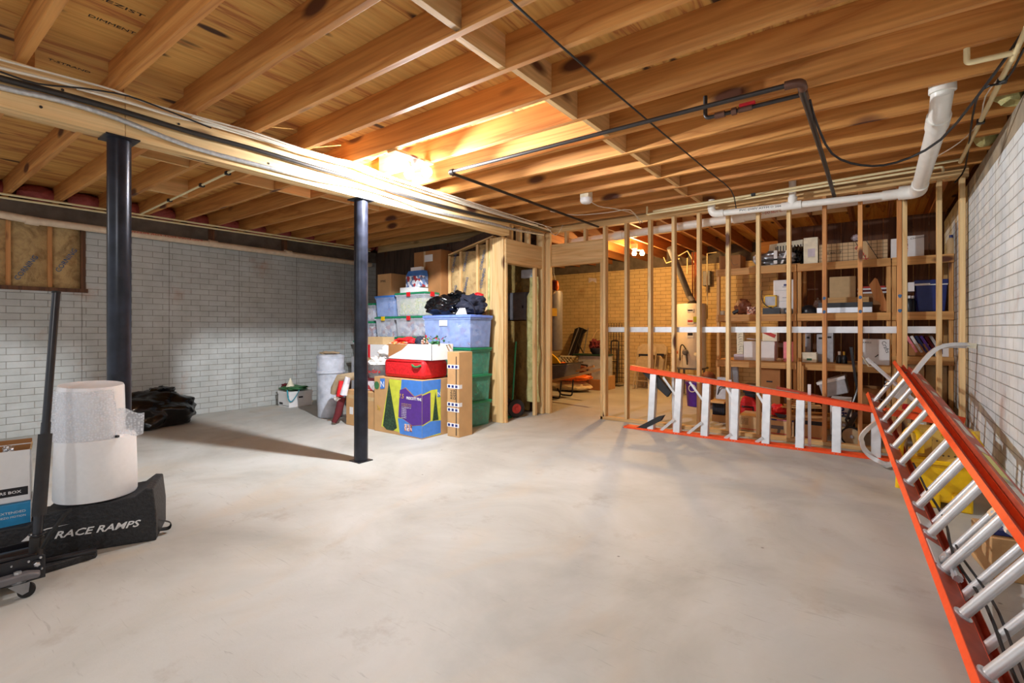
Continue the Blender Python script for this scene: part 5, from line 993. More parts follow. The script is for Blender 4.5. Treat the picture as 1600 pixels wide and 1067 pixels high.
# --- second shelf
t = Thing('work_light', 'yellow-framed work light on the middle shelf', 'work light'); a, b = PX(1192, SY), PX(1212, SY); z0, z1 = ony(1200, 479, SY).z, ony(1200, 461, SY).z
t.part('lamp_frame', MB().box(a, b, SY+.06, SY+.12, z0, z0+.015).box(a, b, SY+.06, SY+.12, z1-.015, z1).box(a, a+.015, SY+.06, SY+.12, z0, z1).box(b-.015, b, SY+.06, SY+.12, z0, z1), 'yellow', .003); t.part('lamp_glass', MB().box(a+.012, b-.012, SY+.065, SY+.10, z0+.012, z1-.012), 'frost'); t.part('lamp_stand', MB().box(a-.01, b+.04, SY+.04, SY+.2, Z2, Z2+.08).tube([((a+b)/2, SY+.1, Z2+.06), ((a+b)/2, SY+.1, z0)], .012, 8), 'blk'); t.part('power_cord', MB().tube(arc(Vector((a-.02, SY+.04, z1+.06)), Vector((a-.04, SY+.03, z0)), Vector((b-.03, SY+.03, z0-.02))), .005, 6), 'bcable'); t.build()
for k, (yt, nmm) in enumerate(((456, 'upper'), (437, 'top'))):
    pass
t = Thing('drawer_tower', 'white drawer tower with blue mark on the middle shelf', 'drawers'); a, b = PX(1208, SY+.1), PX(1246, SY+.1); z1 = ony(1225, 437, SY+.1).z
t.part('drawer_case', MB().box(a, b-.01, SY+.12, SY+.45, Z2, z1), 'white', .004)
for k in range(3): zz = Z2+.03+(z1-Z2-.03)/3*k; q = t.part('drawer', MB().box(a+.012, b-.022, SY+.108, SY+.12, zz, zz+(z1-Z2-.03)/3-.012), 'white', .003); t.part('handle', MB().box((a+b)/2-.03, (a+b)/2+.03, SY+.10, SY+.108, zz+.04, zz+.05), 'ltgrey', sub=q)
t.part('logo', MB().box(a+.12, a+.19, SY+.104, SY+.108, z1-.08, z1-.055), 'navyp'); t.build()
t = Thing('camera', 'silver and black camera in front of the white drawers', 'camera'); a = PX(1224, SY); t.part('camera_body', MB().box(a, a+.09, SY+.01, SY+.07, Z2, Z2+.07), 'blk', .006); t.part('lens', MB().lathe((a+.045, SY+.01, Z2+.035), [(.025, 0), (.025, .02), (.02, .03), (0, .03)], 16, (0, -1, 0)), 'steel'); t.build()
solo('leather_bag', MB().blob((PX(1160, SY+.1), SY+.14, Z2+.10), (.10, .12, .11), 4, .18, 2, 4, Z2), 'brn', 'round tan leather bag at the left of the middle shelf', 'bag')
sb('photo_box', 'small white box with a face photo beside the tan leather bag', 1167, 1180, 479, Z2, 'photo', .1, y=SY+.0)
solo('tin', MB().lathe((PX(1127, SY), SY+.05, Z2), [(.035, 0), (.035, .05), (.03, .055), (0, .055)], 16), 'cream', 'small pale tin at the far left of the middle shelf', 'tin')
solo('tripod_case', MB().tube([(PX(1144, SY)-.0, SY+.05, Z2+.02), (PX(1150, SY), SY+.05, Z2+.05), (PX(1152, SY), SY+.2, Z2+.05)], .025, 8), 'blk', 'small dark case beside the tin on the middle shelf', 'case')
t = Thing('helmet', 'shiny black helmet at the left of the middle bay', 'helmet'); a = PX(1263, SY+.1); t.part('shell', MB().lathe((a, SY+.12, Z2), [(.085, 0), (.09, .03), (.075, .08), (.04, .105), (0, .112)], 24), 'blk'); t.part('brim', MB().box(a-.08, a+.08, SY+.02, SY+.08, Z2+.0, Z2+.012), 'blk', .004); t.build()
def silv(t, c, ax, ay, up): t.part('lid', MB().obox(c+up+Vector((.01, 0, .028)), ax*.97, ay*.96, (0, 0, .028)), 'blk')
sb('tray_box', 'long silver-wrapped tray with a black top on the middle shelf', 1276, 1363, 480, Z2, 'alu', .3, y=SY-.01, extra=silv)
t = Thing('glass_dome', 'clear glass dome standing behind the black helmet', 'glass'); t.part('dome', MB().lathe((PX(1277, SY+.3), SY+.35, Z2), [(.05, 0), (.05, .12), (.035, .17), (0, .19)], 18), 'clear'); t.part('knob', MB().lathe((PX(1277, SY+.3), SY+.35, Z2+.19), [(.008, 0), (.012, .01), (0, .02)], 10), 'alu'); t.build()
sb('cardboard_box', 'tan carton at the back of the middle bay', 1296, 1337, 432, Z2, 'kraft', .2, y=SY+.36)
solo('picture_frame', MB().box(PX(1293, SY+.3), PX(1358, SY+.3), SY+.31, SY+.335, Z2+.03, Z2+.20), 'raw', 'pale wood board standing in front of the tan carton', 'board', bevel=.004)
for k, (mt, ln) in enumerate((('white', .30), ('maroon', .28), ('white', .29), ('inkr', .27))):
    x0 = PX(1340, SY+.4); solo('book', MB().box(x0, x0+ln, SY+.36, SY+.55, Z2+.24+.022*k, Z2+.26+.022*k), mt, f'{["lowest white", "maroon", "upper white", "topmost red"][k]} book lying in the flat pile behind the tilted wooden cut-out', 'book', 'books piled flat on the middle shelf')
sb('cardboard_box', 'dark carton under the flat pile of books', 1342, 1382, 449, Z2, 'cardd', .18, y=SY+.37)
t = Thing('wooden_cutout', 'reddish wooden cut-out board leaning on the middle shelf', 'board')
def wq(px, py): return ony(px, py, SY+.05)
t.part('board_panel', MB().prism([wq(1367, 434), wq(1371, 436), wq(1389, 482), wq(1386, 486), wq(1377, 487), wq(1374, 483), wq(1376, 477), wq(1373, 471), wq(1367, 469), wq(1358, 445)], (0, .02, 0)), 'studO'); t.build()
t = Thing('storage_tote', 'navy blue tote with white lid clips on the middle shelf by the right wall', 'storage box'); a, b = PX(1431, SY), XR-.05; z1 = ony(1465, 436, SY).z
t.part('tub', MB().box(a, b, SY+.02, SY+.45, Z2, z1-.05, .02), 'navyp', .008); t.part('lid', MB().box(a-.01, b+.005, SY+.01, SY+.46, z1-.05, z1), 'navyp', .006); t.part('lid_edge', MB().box(a-.008, b, SY+.003, SY+.012, z1-.062, z1-.050), 'white'); t.part('latch', MB().box(a-.01, a+.12, SY-.002, SY+.008, z1-.062, z1-.04), 'white'); t.build()
solo('paper_stack', MB().box(PX(1419, SY), PX(1429, SY), SY+.03, SY+.3, z1-.12, z1-.02), 'white', 'white papers standing left of the navy tote', 'paper'); 
for k, px in enumerate((1421, 1427)):
    t = Thing('spray_bottle', ('left' if k == 0 else 'right')+' one of two dark bottles beside the navy tote', 'bottle', 'dark bottles beside the navy tote'); c = Vector((PX(px, SY), SY+.02+.06*k, Z2)); t.part('bottle_body', MB().lathe(c, [(.028, 0), (.03, .01), (.03, .12), (.012, .15)], 14), 'blk'); t.part('cap', MB().lathe(c, [(.013, .15), (.013, .18), (0, .18)], 10), 'white'); t.build()
# --- lower-middle shelf
solo('shoe_box', MB().box(PX(1146, SY), PX(1161, SY), SY+.02, SY+.3, Z1, Z1+.075), 'pinkw', 'flat lilac box at the left of the shelf below the rail', 'box', bevel=.003)
t = Thing('planter', 'tall cream container with dark vine pattern on the flat lilac box', 'container'); a, b = PX(1149.5, SY), PX(1160.5, SY); z0, z1 = Z1+.077, ony(1155, 514, SY).z
t.part('body', MB().box(a, b, SY+.04, SY+.14, z0, z1, .006), 'cream', .004)
for k in range(9): t.part('vine_print', MB().tube(arc(Vector((a+.02+.01*(k % 3), SY+.038, z0+.02+.033*k)), Vector((a+.05, SY+.037, z0+.05+.033*k)), Vector((a+.08-.01*(k % 2), SY+.038, z0+.03+.033*k)), 5), .004, 5, flat=.3), 'ink')
t.build()
for k, (a_, b_) in enumerate(((1162, 1184.5), (1186, 1210))):
    def lidw(t, c, ax, ay, up): t.part('lid', MB().obox(c+up+Vector((0, 0, -.02)), ax*1.03, ay*1.03, (0, 0, .025)), 'white')
    sb('storage_carton', ('left' if k == 0 else 'right')+' one of the two plain white lidded boxes below the aluminium rail', a_, b_, 534, Z1, 'white', .28, extra=lidw, group='plain white lidded boxes')
z_ = ony(1185, 534, SY).z+.03
t = Thing('toy_box', 'small cream carton with a red flap on the right white lidded box', 'box'); a, b = PX(1190, SY), PX(1213, SY); t.part('box_body', MB().box(a, b, SY+.05, SY+.25, z_-.02, z_+.09), 'cream', .003); t.part('red_flap', MB().prism([(a, SY+.046, z_+.085), (a+.14, SY+.046, z_+.02), (a+.16, SY+.046, z_+.06), (a+.03, SY+.046, z_+.12)], (0, .003, 0)), 'inkr'); t.build()
solo('paper_sheet', MB().obox((PX(1177, SY), SY+.15, z_-.0), (.09, 0, -.008), (0, .1, 0), (0, 0, .004)), 'white', 'loose white sheet on the left white lidded box', 'paper')
t = Thing('dog_figurine', 'small tan figurine between the white box and the pink carton', 'figurine'); c = Vector((PX(1217, SY), SY+.02, Z1)); t.part('body', MB().blob(c+Vector((0, 0, .022)), (.035, .02, .02), 1, .2, 2, 3, Z1), 'kraft'); t.part('head', MB().blob(c+Vector((.04, 0, .028)), (.016, .014, .014), 2, .1, 2, 3), 'tan'); t.build()
sb('cardboard_box', 'bright pink carton below the aluminium rail', 1224, 1242, 534, Z1, 'pinkm', .12)
def cl(t, c, ax, ay, up): t.part('lid', MB().obox(c+up+Vector((-.01, 0, .006)), ax*1.06, ay*1.05, (0, 0, .012)), 'cream'); t.part('print', MB().obox(c-ay*1.002+up*.35, ax*.35, (0, .001, 0), up*.12), 'leafg')
sb('wooden_crate', 'small cream lidded crate with a green print', 1253, 1276, 553, Z1, 'cream', .16, extra=cl)
for k, (a_, b_, yt, yy) in enumerate(((1258, 1267, 521, .34), (1276, 1288, 522, .25), (1290, 1302, 520, .25))):
    def hh(t, c, ax, ay, up): t.part('hand_hole', MB().obox(c-ay*1.003+up*.85, ax*.5, (0, .001, 0), (0, 0, .012)), 'ink')
    sb('magazine_file', ['narrow grey binder standing behind the cream crate', 'left one of two grey magazine files', 'right one of two grey magazine files'][k], a_, b_, yt, Z1, 'ltgrey', .25, y=SY+yy, cat='file', extra=hh)
for k, px in enumerate((1311, 1319)):
    t = Thing('bottle', ['white-capped dark bottle', 'brass-capped dark bottle'][k]+' right of the magazine files', 'bottle'); c = Vector((PX(px, SY), SY+.04-.03*k, Z1)); t.part('bottle_body', MB().lathe(c, [(.03, 0), (.032, .01), (.03, .07), (.012, .1)], 14), 'blk'); t.part('cap', MB().lathe(c, [(.014, .1), (.016, .14), (0, .145)], 12), ['white', 'brass'][k]); t.build()
solo('folder', MB().obox((PX(1335, SY), SY-.05, Z1-.04), (.012, 0, -.002), (0, .12, 0), (-.03, 0, .24)), 'blk', 'black folder leaning in front of the shelf edge beside the white carton', 'folder')
def scr(t, c, ax, ay, up):
    o = c-ay*1.004; t.part('lettering', textmb('Crafts', o+ax*.45+up*.9, (.35, 0, -1), (1, 0, .35), .04), 'ink'); t.part('lettering', textmb('FRAGILE', o-ax*.9+up*.84, (1, 0, 0), (0, 0, 1), .018), 'ink'); t.part('marker_scribble', MB().tube([o+ax*.02+up*.30, o+ax*.25+up*.40], .005, 5), 'ink')
sb('cardboard_box', 'large white carton with black handwriting below the aluminium rail', 1344, 1390, 530, Z1, 'white', .32, y=SY-.01, extra=scr)
zb = .901
sb('cardboard_box', 'brown book carton in the right bay below the rail', 1419, 1452, 537, zb, 'cardd', .25, open_top=True)
cols = [('pinkm', 'pink'), ('white', 'white'), ('navyp', 'navy'), ('purple', 'purple'), ('maroon', 'maroon'), ('ltgrey', 'grey')]
for k, (mt, cn) in enumerate(cols):
    x = PX(1424+7.5*k, SY+.1); solo('book', MB().obox((x, SY+.12, zb+.13), (.012, 0, .006), (0, .09, 0), (-.045, 0, .09)), mt, f'{cn} book leaning in the book carton of the right bay', 'book', 'books leaning in the right bay', bevel=.002)
def bl_(t, c, ax, ay, up): t.part('print', MB().obox(c-ay*1.002-ax*.3+up*.4, ax*.2, (0, .001, 0), up*.2), 'navyp')
bx('cardboard_box', 'white carton with a blue print at the right end of the right bay', (PX(1462, SY), XR-.02, SY+.02, SY+.3, zb, zb+.14), 'white', extra=bl_)
# --- low shelf and floor
sb('cardboard_box', 'tall brown carton with a hand hole under the white lidded boxes', 1186, 1219, 576, ZB, 'cardd', .35, extra=handhole)
t = Thing('folding_chair', 'grey folded chair frame leaning at the left end of the low shelf', 'chair'); x = PX(1146, SY)
t.part('backrest', MB().obox((x, SY+.10, .60), (.03, 0, 0), (0, .01, 0), (-.015, 0, .16)), 'steel'); t.part('leg', MB().tube([(x-.04, SY+.1, ZB), (x-.05, SY+.1, .7)], .012, 8), 'steel'); t.part('leg', MB().tube([(x+.05, SY+.1, ZB), (x+.03, SY+.1, .7)], .012, 8), 'steel'); t.part('seat', MB().obox((x, SY+.06, .35), (.06, 0, 0), (0, .008, 0), (0, .0, .10)), 'grey'); t.build()
t = Thing('tool_case', 'black case with a white panel on the low shelf beside the brown carton', 'case'); a, b = PX(1160, SY), PX(1200, SY); t.part('case_body', MB().box(a, b-.1, SY+.02, SY+.3, .36, .47), 'blk', .01); t.part('case_panel', MB().box(a+.14, b-.14, SY+.012, SY+.02, .38, .45), 'white'); t.part('case_base', MB().box(a+.02, b-.12, SY+.04, SY+.28, ZB, .36), 'blk'); t.build()
t = Thing('gas_can', 'red plastic can on the low shelf', 'can'); a, b = PX(1157, SY-.1), PX(1184, SY-.1); t.part('can_body', MB().prism([(a, SY-.12, ZB), (b, SY-.12, ZB), (b, SY-.12, .22), (b-.06, SY-.12, .31), (a+.03, SY-.12, .33), (a, SY-.12, .25)], (0, .11, 0)), 'red', .012); t.part('handle', MB().tube([(a+.02, SY-.13, .2), (b-.05, SY-.13, .20), (b-.05, SY-.13, .12)], .01, 8), 'blk'); t.build()
t = Thing('milk_crate', 'dark blue crate on the floor left of the shelf posts', 'crate'); a, b = PX(1113, 6.7), PX(1131, 6.7); t.part('crate_body', MB().box(a, b, 6.7, 6.95, .09, .25), 'navy', .004)
for k in range(5): t.part('slot', MB().box(a+.015+.03*k, a+.028+.03*k, 6.697, 6.70, .11, .22), 'ink')
t.part('crate_base', MB().box(a, b+.05, 6.68, 6.97, 0, .088), 'card'); t.build()
solo('board', MB().box(PX(1108, 6.6), PX(1132, 6.6), 6.58, 6.98, .255, .275), 'raw', 'pale board on top of the dark blue crate', 'board')
t = Thing('step_stool', 'grey plastic folding stool with black handle on the pale board', 'stool'); a, b = PX(1117, 6.7), PX(1133, 6.7); t.part('stool_top', MB().obox(((a+b)/2, 6.78, .43), ((b-a)/2, 0, 0), (0, .012, 0), (0, .04, .14)), 'ltgrey', .005); t.part('handle', MB().tube(elbow_path([(a+.02, 6.75, .33), (a+.05, 6.73, .45), (b, 6.73, .45)], .02), .007, 6), 'blk'); t.build()
def redline(t, c, ax, ay, up):
    t.part('red_stripe', MB().obox(c-ay*1.002+up*.13+ax*.1, ax*.85, (0, .001, 0), up*.025), 'inkr')
    for k in range(5): t.part('lettering', textmb('heavy duty shelving'[k:14+k], c-ay*1.003-ax*.85+up*(.78-.09*k), ax, (0, 0, 1), .012, fit=ax.length*.7), 'ink')
def toolp(t, c, ax, ay, up):
    t.part('red_stripe', MB().obox(c-ay*1.002+up*.13, ax*.9, (0, .001, 0), up*.025), 'inkr'); t.part('print_border', MB().obox(c-ay*1.002+ax*.85+up*.5, (.006, 0, 0), (0, .001, 0), up*.42), 'ink'); o = c-ay*1.003+up*.5
    t.part('printed_tool', MB().prism([o+Vector((-.12, 0, .02)), o+Vector((.03, 0, .02)), o+Vector((.03, 0, -.02)), o+Vector((.0, 0, -.02)), o+Vector((-.01, 0, -.07)), o+Vector((-.04, 0, -.07)), o+Vector((-.03, 0, -.02)), o+Vector((-.12, 0, -.02))], (0, .001, 0)), 'grey')
    t.part('top_band', MB().obox(c-ay*1.002+up*.95, ax, (0, .001, 0), up*.05), 'navyp'); t.part('top_band', MB().obox(c-ay*1.003+up*.95+ax*.2, ax*.5, (0, .001, 0), up*.025), 'pinkm')
bx('cardboard_box', 'tan printed carton with open flaps on the floor, left one of three', fbox(1153, 1192, 6.30, .4, 0, 650), 'kraft', extra=redline)
bx('cardboard_box', 'tan carton with a printed tool picture on the floor, middle one of three', fbox(1200, 1240, 6.22, .4, 0, 655), 'kraft', extra=toolp)
def stub(t, c, ax, ay, up): t.part('red_stripe', MB().obox(c-ay*1.002+up*.1, ax*.9, (0, .001, 0), up*.02), 'inkr'); t.part('dark_band', MB().obox(c-ay*1.002+up*.85, ax, (0, .001, 0), up*.1), 'ink'); t.part('sleeve', MB().prism([c-ay*1.004+ax*.25+up*.7, c-ay*1.004+ax*.6+up*.72, c-ay*1.004+ax*.85+up*.12, c-ay*1.004+ax*.6+up*.12], (0, .002, 0)), 'card')
bx('cardboard_box', 'brown carton with a dark printed band on the floor, right one of three', fbox(1244, 1285, 6.22, .4, 0, 656), 'card', extra=stub)
t = Thing('red_bag', 'red and black bag on top of the tool-picture carton', 'bag'); x = PX(1215, 6.4); z_ = ony(1220, 655, 6.22).z; t.part('bag_body', MB().blob((x, 6.42, z_+.07), (.11, .12, .07), 5, .2, 2, 4, z_+.002), 'red'); t.part('strap', MB().prism([(x-.02, 6.30, z_+.05), (x+.12, 6.30, z_+.04), (x+.06, 6.30, z_-.03)], (0, .01, 0)), 'blk'); t.build()
for k in range(4): solo('wood_plank', MB().beam((PX(1225, 6.5)+.02*k, 6.32+.05*k, .315+.02*k), (PX(1290, 6.5)-.05*k, 6.50-.02*k, .32+.02*k), .07, .014), 'raw', ['lowest', 'second', 'third', 'topmost'][k]+' loose plank piled on the right-hand floor carton', 'plank', 'loose planks on the floor cartons')
for k, px in enumerate((1246, 1249.5, 1253)): solo('wood_plank', MB().box(PX(px, SY-.08), PX(px, SY-.08)+.02, SY-.10, SY-.08, 0, .85-.05*k), 'shelfP', ['left', 'middle', 'right'][k]+' one of three thin strips standing before the middle shelf post', 'strip', 'thin strips by the middle post')
t = Thing('storage_tote', 'tilted grey tote with a pale lid on the low shelf of the middle bay', 'storage box'); 
def gq(px, py): return ony(px, py, SY-.02)
t.part('tub', MB().prism([gq(1279, 600), gq(1286, 622), gq(1326, 614), gq(1320, 592)], (0, .4, 0)), 'ltgrey', .01); t.part('lid', MB().prism([gq(1275, 598), gq(1277, 602), gq(1321, 592), gq(1320, 587)], (0, .4, 0)), 'white', .004); t.build()
def bluep(t, c, ax, ay, up): t.part('lettering', textmb('mix', c-ay*1.003-ax*.25+up*.9, (0, 0, -1), (1, 0, 0), .09, fit=.20, bold=.04), 'navyp')
sb('cardboard_box', 'white carton with vertical blue lettering under the tilted grey tote', 1297, 1330, 624, ZB-.10+.001, 'white', .3, y=SY-.36, extra=bluep)
sb('cardboard_box', 'brown open carton on the low shelf behind the ladder tops', 1346, 1376, 607, ZB, 'cardd', .35, open_top=True)
for k, (a_, b_, yt, yy, nm) in enumerate(((1418, 1444, 566, .05, 'left'), (1446, 1480, 562, .20, 'middle'), (1484, 1500, 560, .05, 'right'))):
    a, b, y0, y1, z0, z1 = fbox(a_, b_, SY+yy, .25, ZB, yt); b = min(b, XR-.012)
    bx('cardboard_box', f'tall tan carton on the low shelf of the right bay, {nm} one of three', (a, b, y0, y1, z0, z1), 'kraft')
solo('blue_carton', MB().box(PX(1433, SY-.1), PX(1443, SY-.1), SY-.15, SY-.05, .55, .63), 'navyp', 'small blue box on the stack behind the extension ladder top', 'box', bevel=.003)
solo('cardboard_box', MB().box(PX(1424, SY-.1), PX(1452, SY-.1), SY-.3, SY-.045, 0, .549), 'cardd', 'brown carton under the small blue box behind the extension ladder top', 'box', bevel=.003)
solo('wrapped_parcel', MB().obox((PX(1455, 6.6), 6.6, .42), (.10, 0, -.03), (0, .08, 0), (.02, 0, .06)), 'green', 'green wrapped parcel behind the extension ladder top', 'parcel', bevel=.01)
solo('snow_sled', MB().obox((PX(1475, 6.6)+.02, 6.58, .26), (.15, 0, -.11), (0, .14, 0), (.02, 0, .03)), 'dgreen', 'dark green sled leaning under the green parcel', 'sled', bevel=.02)
solo('carton_base', MB().box(PX(1440, 6.6), PX(1474, 6.6), 6.45, 6.8, 0, .14), 'cardd', 'low brown carton under the dark green sled', 'box')
# cart with two wheels
t = Thing('luggage_cart', 'folded cart with two tan wheels in front of the low shelf', 'cart')
for px, py, yy, nm in ((1331, 688, 6.12, 'near'), (1319, 668, 6.45, 'far')):
    c = ony(px, py, yy); c.z = .10 if nm == 'near' else .16
    q = t.part('wheel', MB().lathe(c, [(.085, -.018), (.10, -.015), (.10, .015), (.085, .018)], 28, (.25, 1, 0), closed=True), 'blkrub'); t.part('wheel_disc', MB().lathe(c, [(0, -.014), (.086, -.012), (.086, .012), (0, .014)], 28, (.25, 1, 0)), 'tanpl', sub=q); t.part('hub', MB().lathe(c-Vector((.0, .02, 0)), [(.016, -.01), (.016, .02), (0, .02)], 14, (.25, 1, 0)), 'steel', sub=q)
c = ony(1331, 688, 6.12); t.part('frame_tube', MB().tube([(c.x, 6.14, .12), (c.x-.06, 6.38, .22), (c.x+.0, 6.5, .40), (c.x+.05, 6.5, .58)], .014, 8), 'blk'); t.part('frame_tube', MB().beam((c.x-.05, 6.16, .14), (c.x+.03, 6.45, .30), .05, .015), 'blk'); t.build()

# ================================================================== BACK ROOM
def q3(px, py, y): return ony(px, py, y)
t = Thing('water_heater', 'tall cream water heater on a low stand in the back room', 'water heater')
hy = 9.1; hx = PX(1080.5, hy); zb_, zt_ = ony(1075, 575, hy-.26).z, ony(1080, 475, hy).z; r = .255
t.part('tank', MB().lathe((hx, hy, 0), [(r*.97, zb_), (r, zb_+.02), (r, zt_-.02), (r*.96, zt_), (0, zt_)], 40), 'heater')
for dx in (-.18, .18):
    for dy in (-.15, .15): t.part('stand_leg', MB().box(hx+dx-.015, hx+dx+.015, hy+dy-.015, hy+dy+.015, 0, zb_-.03), 'grey')
t.part('stand_top', MB().box(hx-.24, hx+.24, hy-.22, hy+.22, zb_-.03, zb_-.001), 'grey')
t.part('flue_collar', MB().lathe((hx+.02, hy, zt_), [(.11, 0), (.06, .05), (.045, .08)], 20), 'iron'); 
p1, p2 = q3(1077, 462, hy), q3(1054, 405, hy-.5); t.part('flue_pipe', MB().tube([(hx+.02, hy, zt_+.05), p1, p1+(p2-p1)*.05, p2, p2+(p2-p1)*.3], .055, 16), 'grey')
for k, (dz, h_, mt) in enumerate(((1.02, .06, 'white'), (.83, .09, 'white'), (.60, .12, 'white'))):
    n_ = Vector((.28, -.96, 0)).normalized(); rt = Vector((.96, .28, 0)).normalized(); c = Vector((hx, hy, zb_+dz))+n_*(r+.003); t.part('label', MB().obox(c-rt*.02, rt*.055, n_*.0015, (0, 0, h_/2)), mt); t.part('label_print', MB().obox(c-rt*.02+n_*.002, rt*.042, n_*.001, (0, 0, h_*.2)), 'inkr' if k == 1 else 'ink')
t.part('label', MB().obox(Vector((hx, hy, zb_+.86))+Vector((.55, -.83, 0)).normalized()*(r+.004), Vector((.83, .55, 0))*.05, Vector((.55, -.83, 0))*.0015, (0, 0, .05)), 'lime')
c = Vector((hx-.02, hy-r-.02, zb_+.28)); t.part('thermostat', MB().lathe(c, [(.05, 0), (.05, .04), (.03, .06), (0, .06)], 18, (0, -1, 0)), 'grey'); t.part('gas_hose', MB().tube([c+Vector((-.10, 0, -.15))]+arc(c+Vector((-.10, 0, 0)), c+Vector((-.08, -.03, .25)), c+Vector((.02, -.02, .03)), 10)+[c+Vector((.03, -.01, -.22))], .011, 8), 'iron'); t.part('gas_valve', MB().box(c.x-.22, c.x-.14, c.y-.02, c.y+.02, c.z-.03, c.z+.02), 'orn')
t.part('drain_valve', MB().lathe(c+Vector((.16, .06, -.04)), [(.03, 0), (.03, .02), (0, .025)], 14, (.3, -1, 0)), 'cream'); t.build()
for k, (pts, lb) in enumerate(((((1060, 400), (1074, 392), (1086, 412)), 'short cream pipe above the water heater'), (((1074, 403), (1074, 428)), 'cream pipe stub hanging left of the flue'), (((1120, 394), (1105, 396), (1105, 498), (1095, 498)), 'long cream pipe dropping beside the water heater'), (((1037, 402), (1041, 411), (1062, 404)), 'bent cream pipe under the back room joists'))):
    cable('water_pipe', [q3(a, b, 9.3) for a, b in pts], .012, 'cpvc', lb, 'pipe', n=8, sm=1)
for k, px in enumerate((1082, 1085.5, 1088)): cable('copper_pipe', [q3(px, 394, 9.12), q3(px+.5, 474, 9.12)], .012, 'copper', ['left', 'middle', 'right'][k]+' one of three copper lines above the water heater', 'pipe', 'copper lines above the heater', sm=1)
solo('gas_line', MB().tube([q3(1054, 470, 9.5), q3(1056, 545, 9.3), q3(1060, 560, 9.1)], .011, 8), 'iron', 'thin dark pipe running down left of the water heater', 'pipe')
t = Thing('meter_box', 'dark grey box fixed on the back brick wall right of the heater', 'electrical box'); a, b = PX(1098, YF-.1), PX(1110, YF-.1); t.part('housing', MB().box(a, b, YF-.12, YF, q3(1104, 447, YF).z, q3(1104, 424, YF).z), 'grey', .01); t.part('conduit_stub', MB().tube([((a+b)/2, YF-.06, q3(1104, 447, YF).z), ((a+b)/2, YF-.06, q3(1104, 456, YF).z)], .02, 8), 'grey'); t.build()
# folded chairs against the back wall
def fchair(px, tilt, label):
    y = YF-.32-tilt; x = PX(px, y); t = Thing('folding_chair', label, 'chair', 'folded chairs by the back wall'); w_ = .20
    L_ = lambda s: (MB().tube([(x+s*w_-s*.0, y-.10, 0), (x+s*w_*.95, y+.16, .84)], .012, 8))
    t.part('leg', L_(-1), 'beige'); t.part('leg', L_(1), 'beige'); t.part('leg', MB().tube([(x-w_*.8, y-.02, 0), (x-w_*.8, y+.06, .6)], .011, 8), 'beige'); t.part('leg', MB().tube([(x+w_*.8, y-.02, 0), (x+w_*.8, y+.06, .6)], .011, 8), 'beige')
    t.part('stretcher', MB().tube([(x-w_, y-.05, .17), (x+w_, y-.05, .17)], .009, 8), 'beige')
    t.part('seat', MB().prism([(x-.16, y-.05, .34), (x+.16, y-.05, .34), (x+.17, y-.0, .58), (x+.10, y+.02, .66), (x-.10, y+.02, .66), (x-.17, y-.0, .58)], (0, .02, 0)), 'beige', .01)
    t.part('backrest', MB().prism([(x-.19, y+.08, .68), (x+.19, y+.08, .68), (x+.20, y+.13, .82), (x+.12, y+.15, .90), (x-.12, y+.15, .90), (x-.20, y+.13, .82)], (0, .02, 0)), 'beige', .01); t.part('back_gap', MB().box(x-.15, x+.15, y+.07, y+.078, .64, .70), 'navy'); t.build()
fchair(1007, .32, 'beige folded metal chair by the back wall, left one of two'); fchair(1024, 0, 'beige folded metal chair by the back wall, right one of two')
# purple bucket
t = Thing('bucket', 'purple plastic bucket with a white coiled tape on its rim', 'bucket'); b_ = onz(1083, 636, 0); b_.y += .15
t.part('bucket_body', MB().lathe(b_, [(.12, 0), (.13, .005), (.155, .37), (.15, .37), (.126, .02)], 30), 'purple'); t.part('rim', MB().lathe(b_, [(.155, .34), (.163, .345), (.163, .375), (.15, .375)], 30), 'purple'); n_ = Vector((.25, -.97, 0)).normalized(); rt = Vector((.97, .25, 0))
t.part('tape_coil', MB().tube([b_+n_*.17+rt*(-.05)+rt*.05*math.cos(k*.42)+Vector((0, 0, .29+.055*math.sin(k*.42))) for k in range(16)], .008, 8), 'white'); t.build()
t = Thing('basketball', 'dull orange-brown ball in the purple bucket', 'ball'); t.part('ball_body', MB().lathe(b_+Vector((.12, .25, .30)), [(0, 0), (.06, .015), (.1, .06), (.115, .115), (.1, .17), (.06, .215), (0, .23)], 24), 'brn'); t.part('stand', MB().lathe(b_+Vector((.12, .25, 0)), [(.08, 0), (.08, .31)], 18), 'cardd'); t.build()
# wire rack and old hand truck
t = Thing('wire_rack', 'black wire grid panel against the back brick wall', 'rack'); a, b = PX(951, YF-.08), PX(976, YF-.08); z0, z1 = .05, q3(960, 505, YF).z
for k in range(7): t.part('wire', MB().tube([(a+(b-a)*k/6, YF-.08, z0), (a+(b-a)*k/6, YF-.08, z1)], .005, 6), 'iron')
for k in range(14): t.part('wire', MB().tube([(a, YF-.085, z0+(z1-z0)*k/13), (b, YF-.085, z0+(z1-z0)*k/13)], .005, 6), 'iron')
t.build()
t = Thing('hand_truck', 'black hand truck standing against the wire grid panel', 'hand truck'); a, b = PX(953, YF-.3), PX(964, YF-.3)
t.part('frame_tube', MB().tube(elbow_path([(a, YF-.3, .05), (a, YF-.22, .95), (b, YF-.22, .95), (b, YF-.3, .05)], .05), .016, 8), 'iron'); t.part('crossbar', MB().tube([(a, YF-.26, .5), (b, YF-.26, .5)], .012, 8), 'iron'); t.part('toe_plate', MB().box(a-.02, b+.15, YF-.5, YF-.3, 0, .012), 'iron'); t.build()
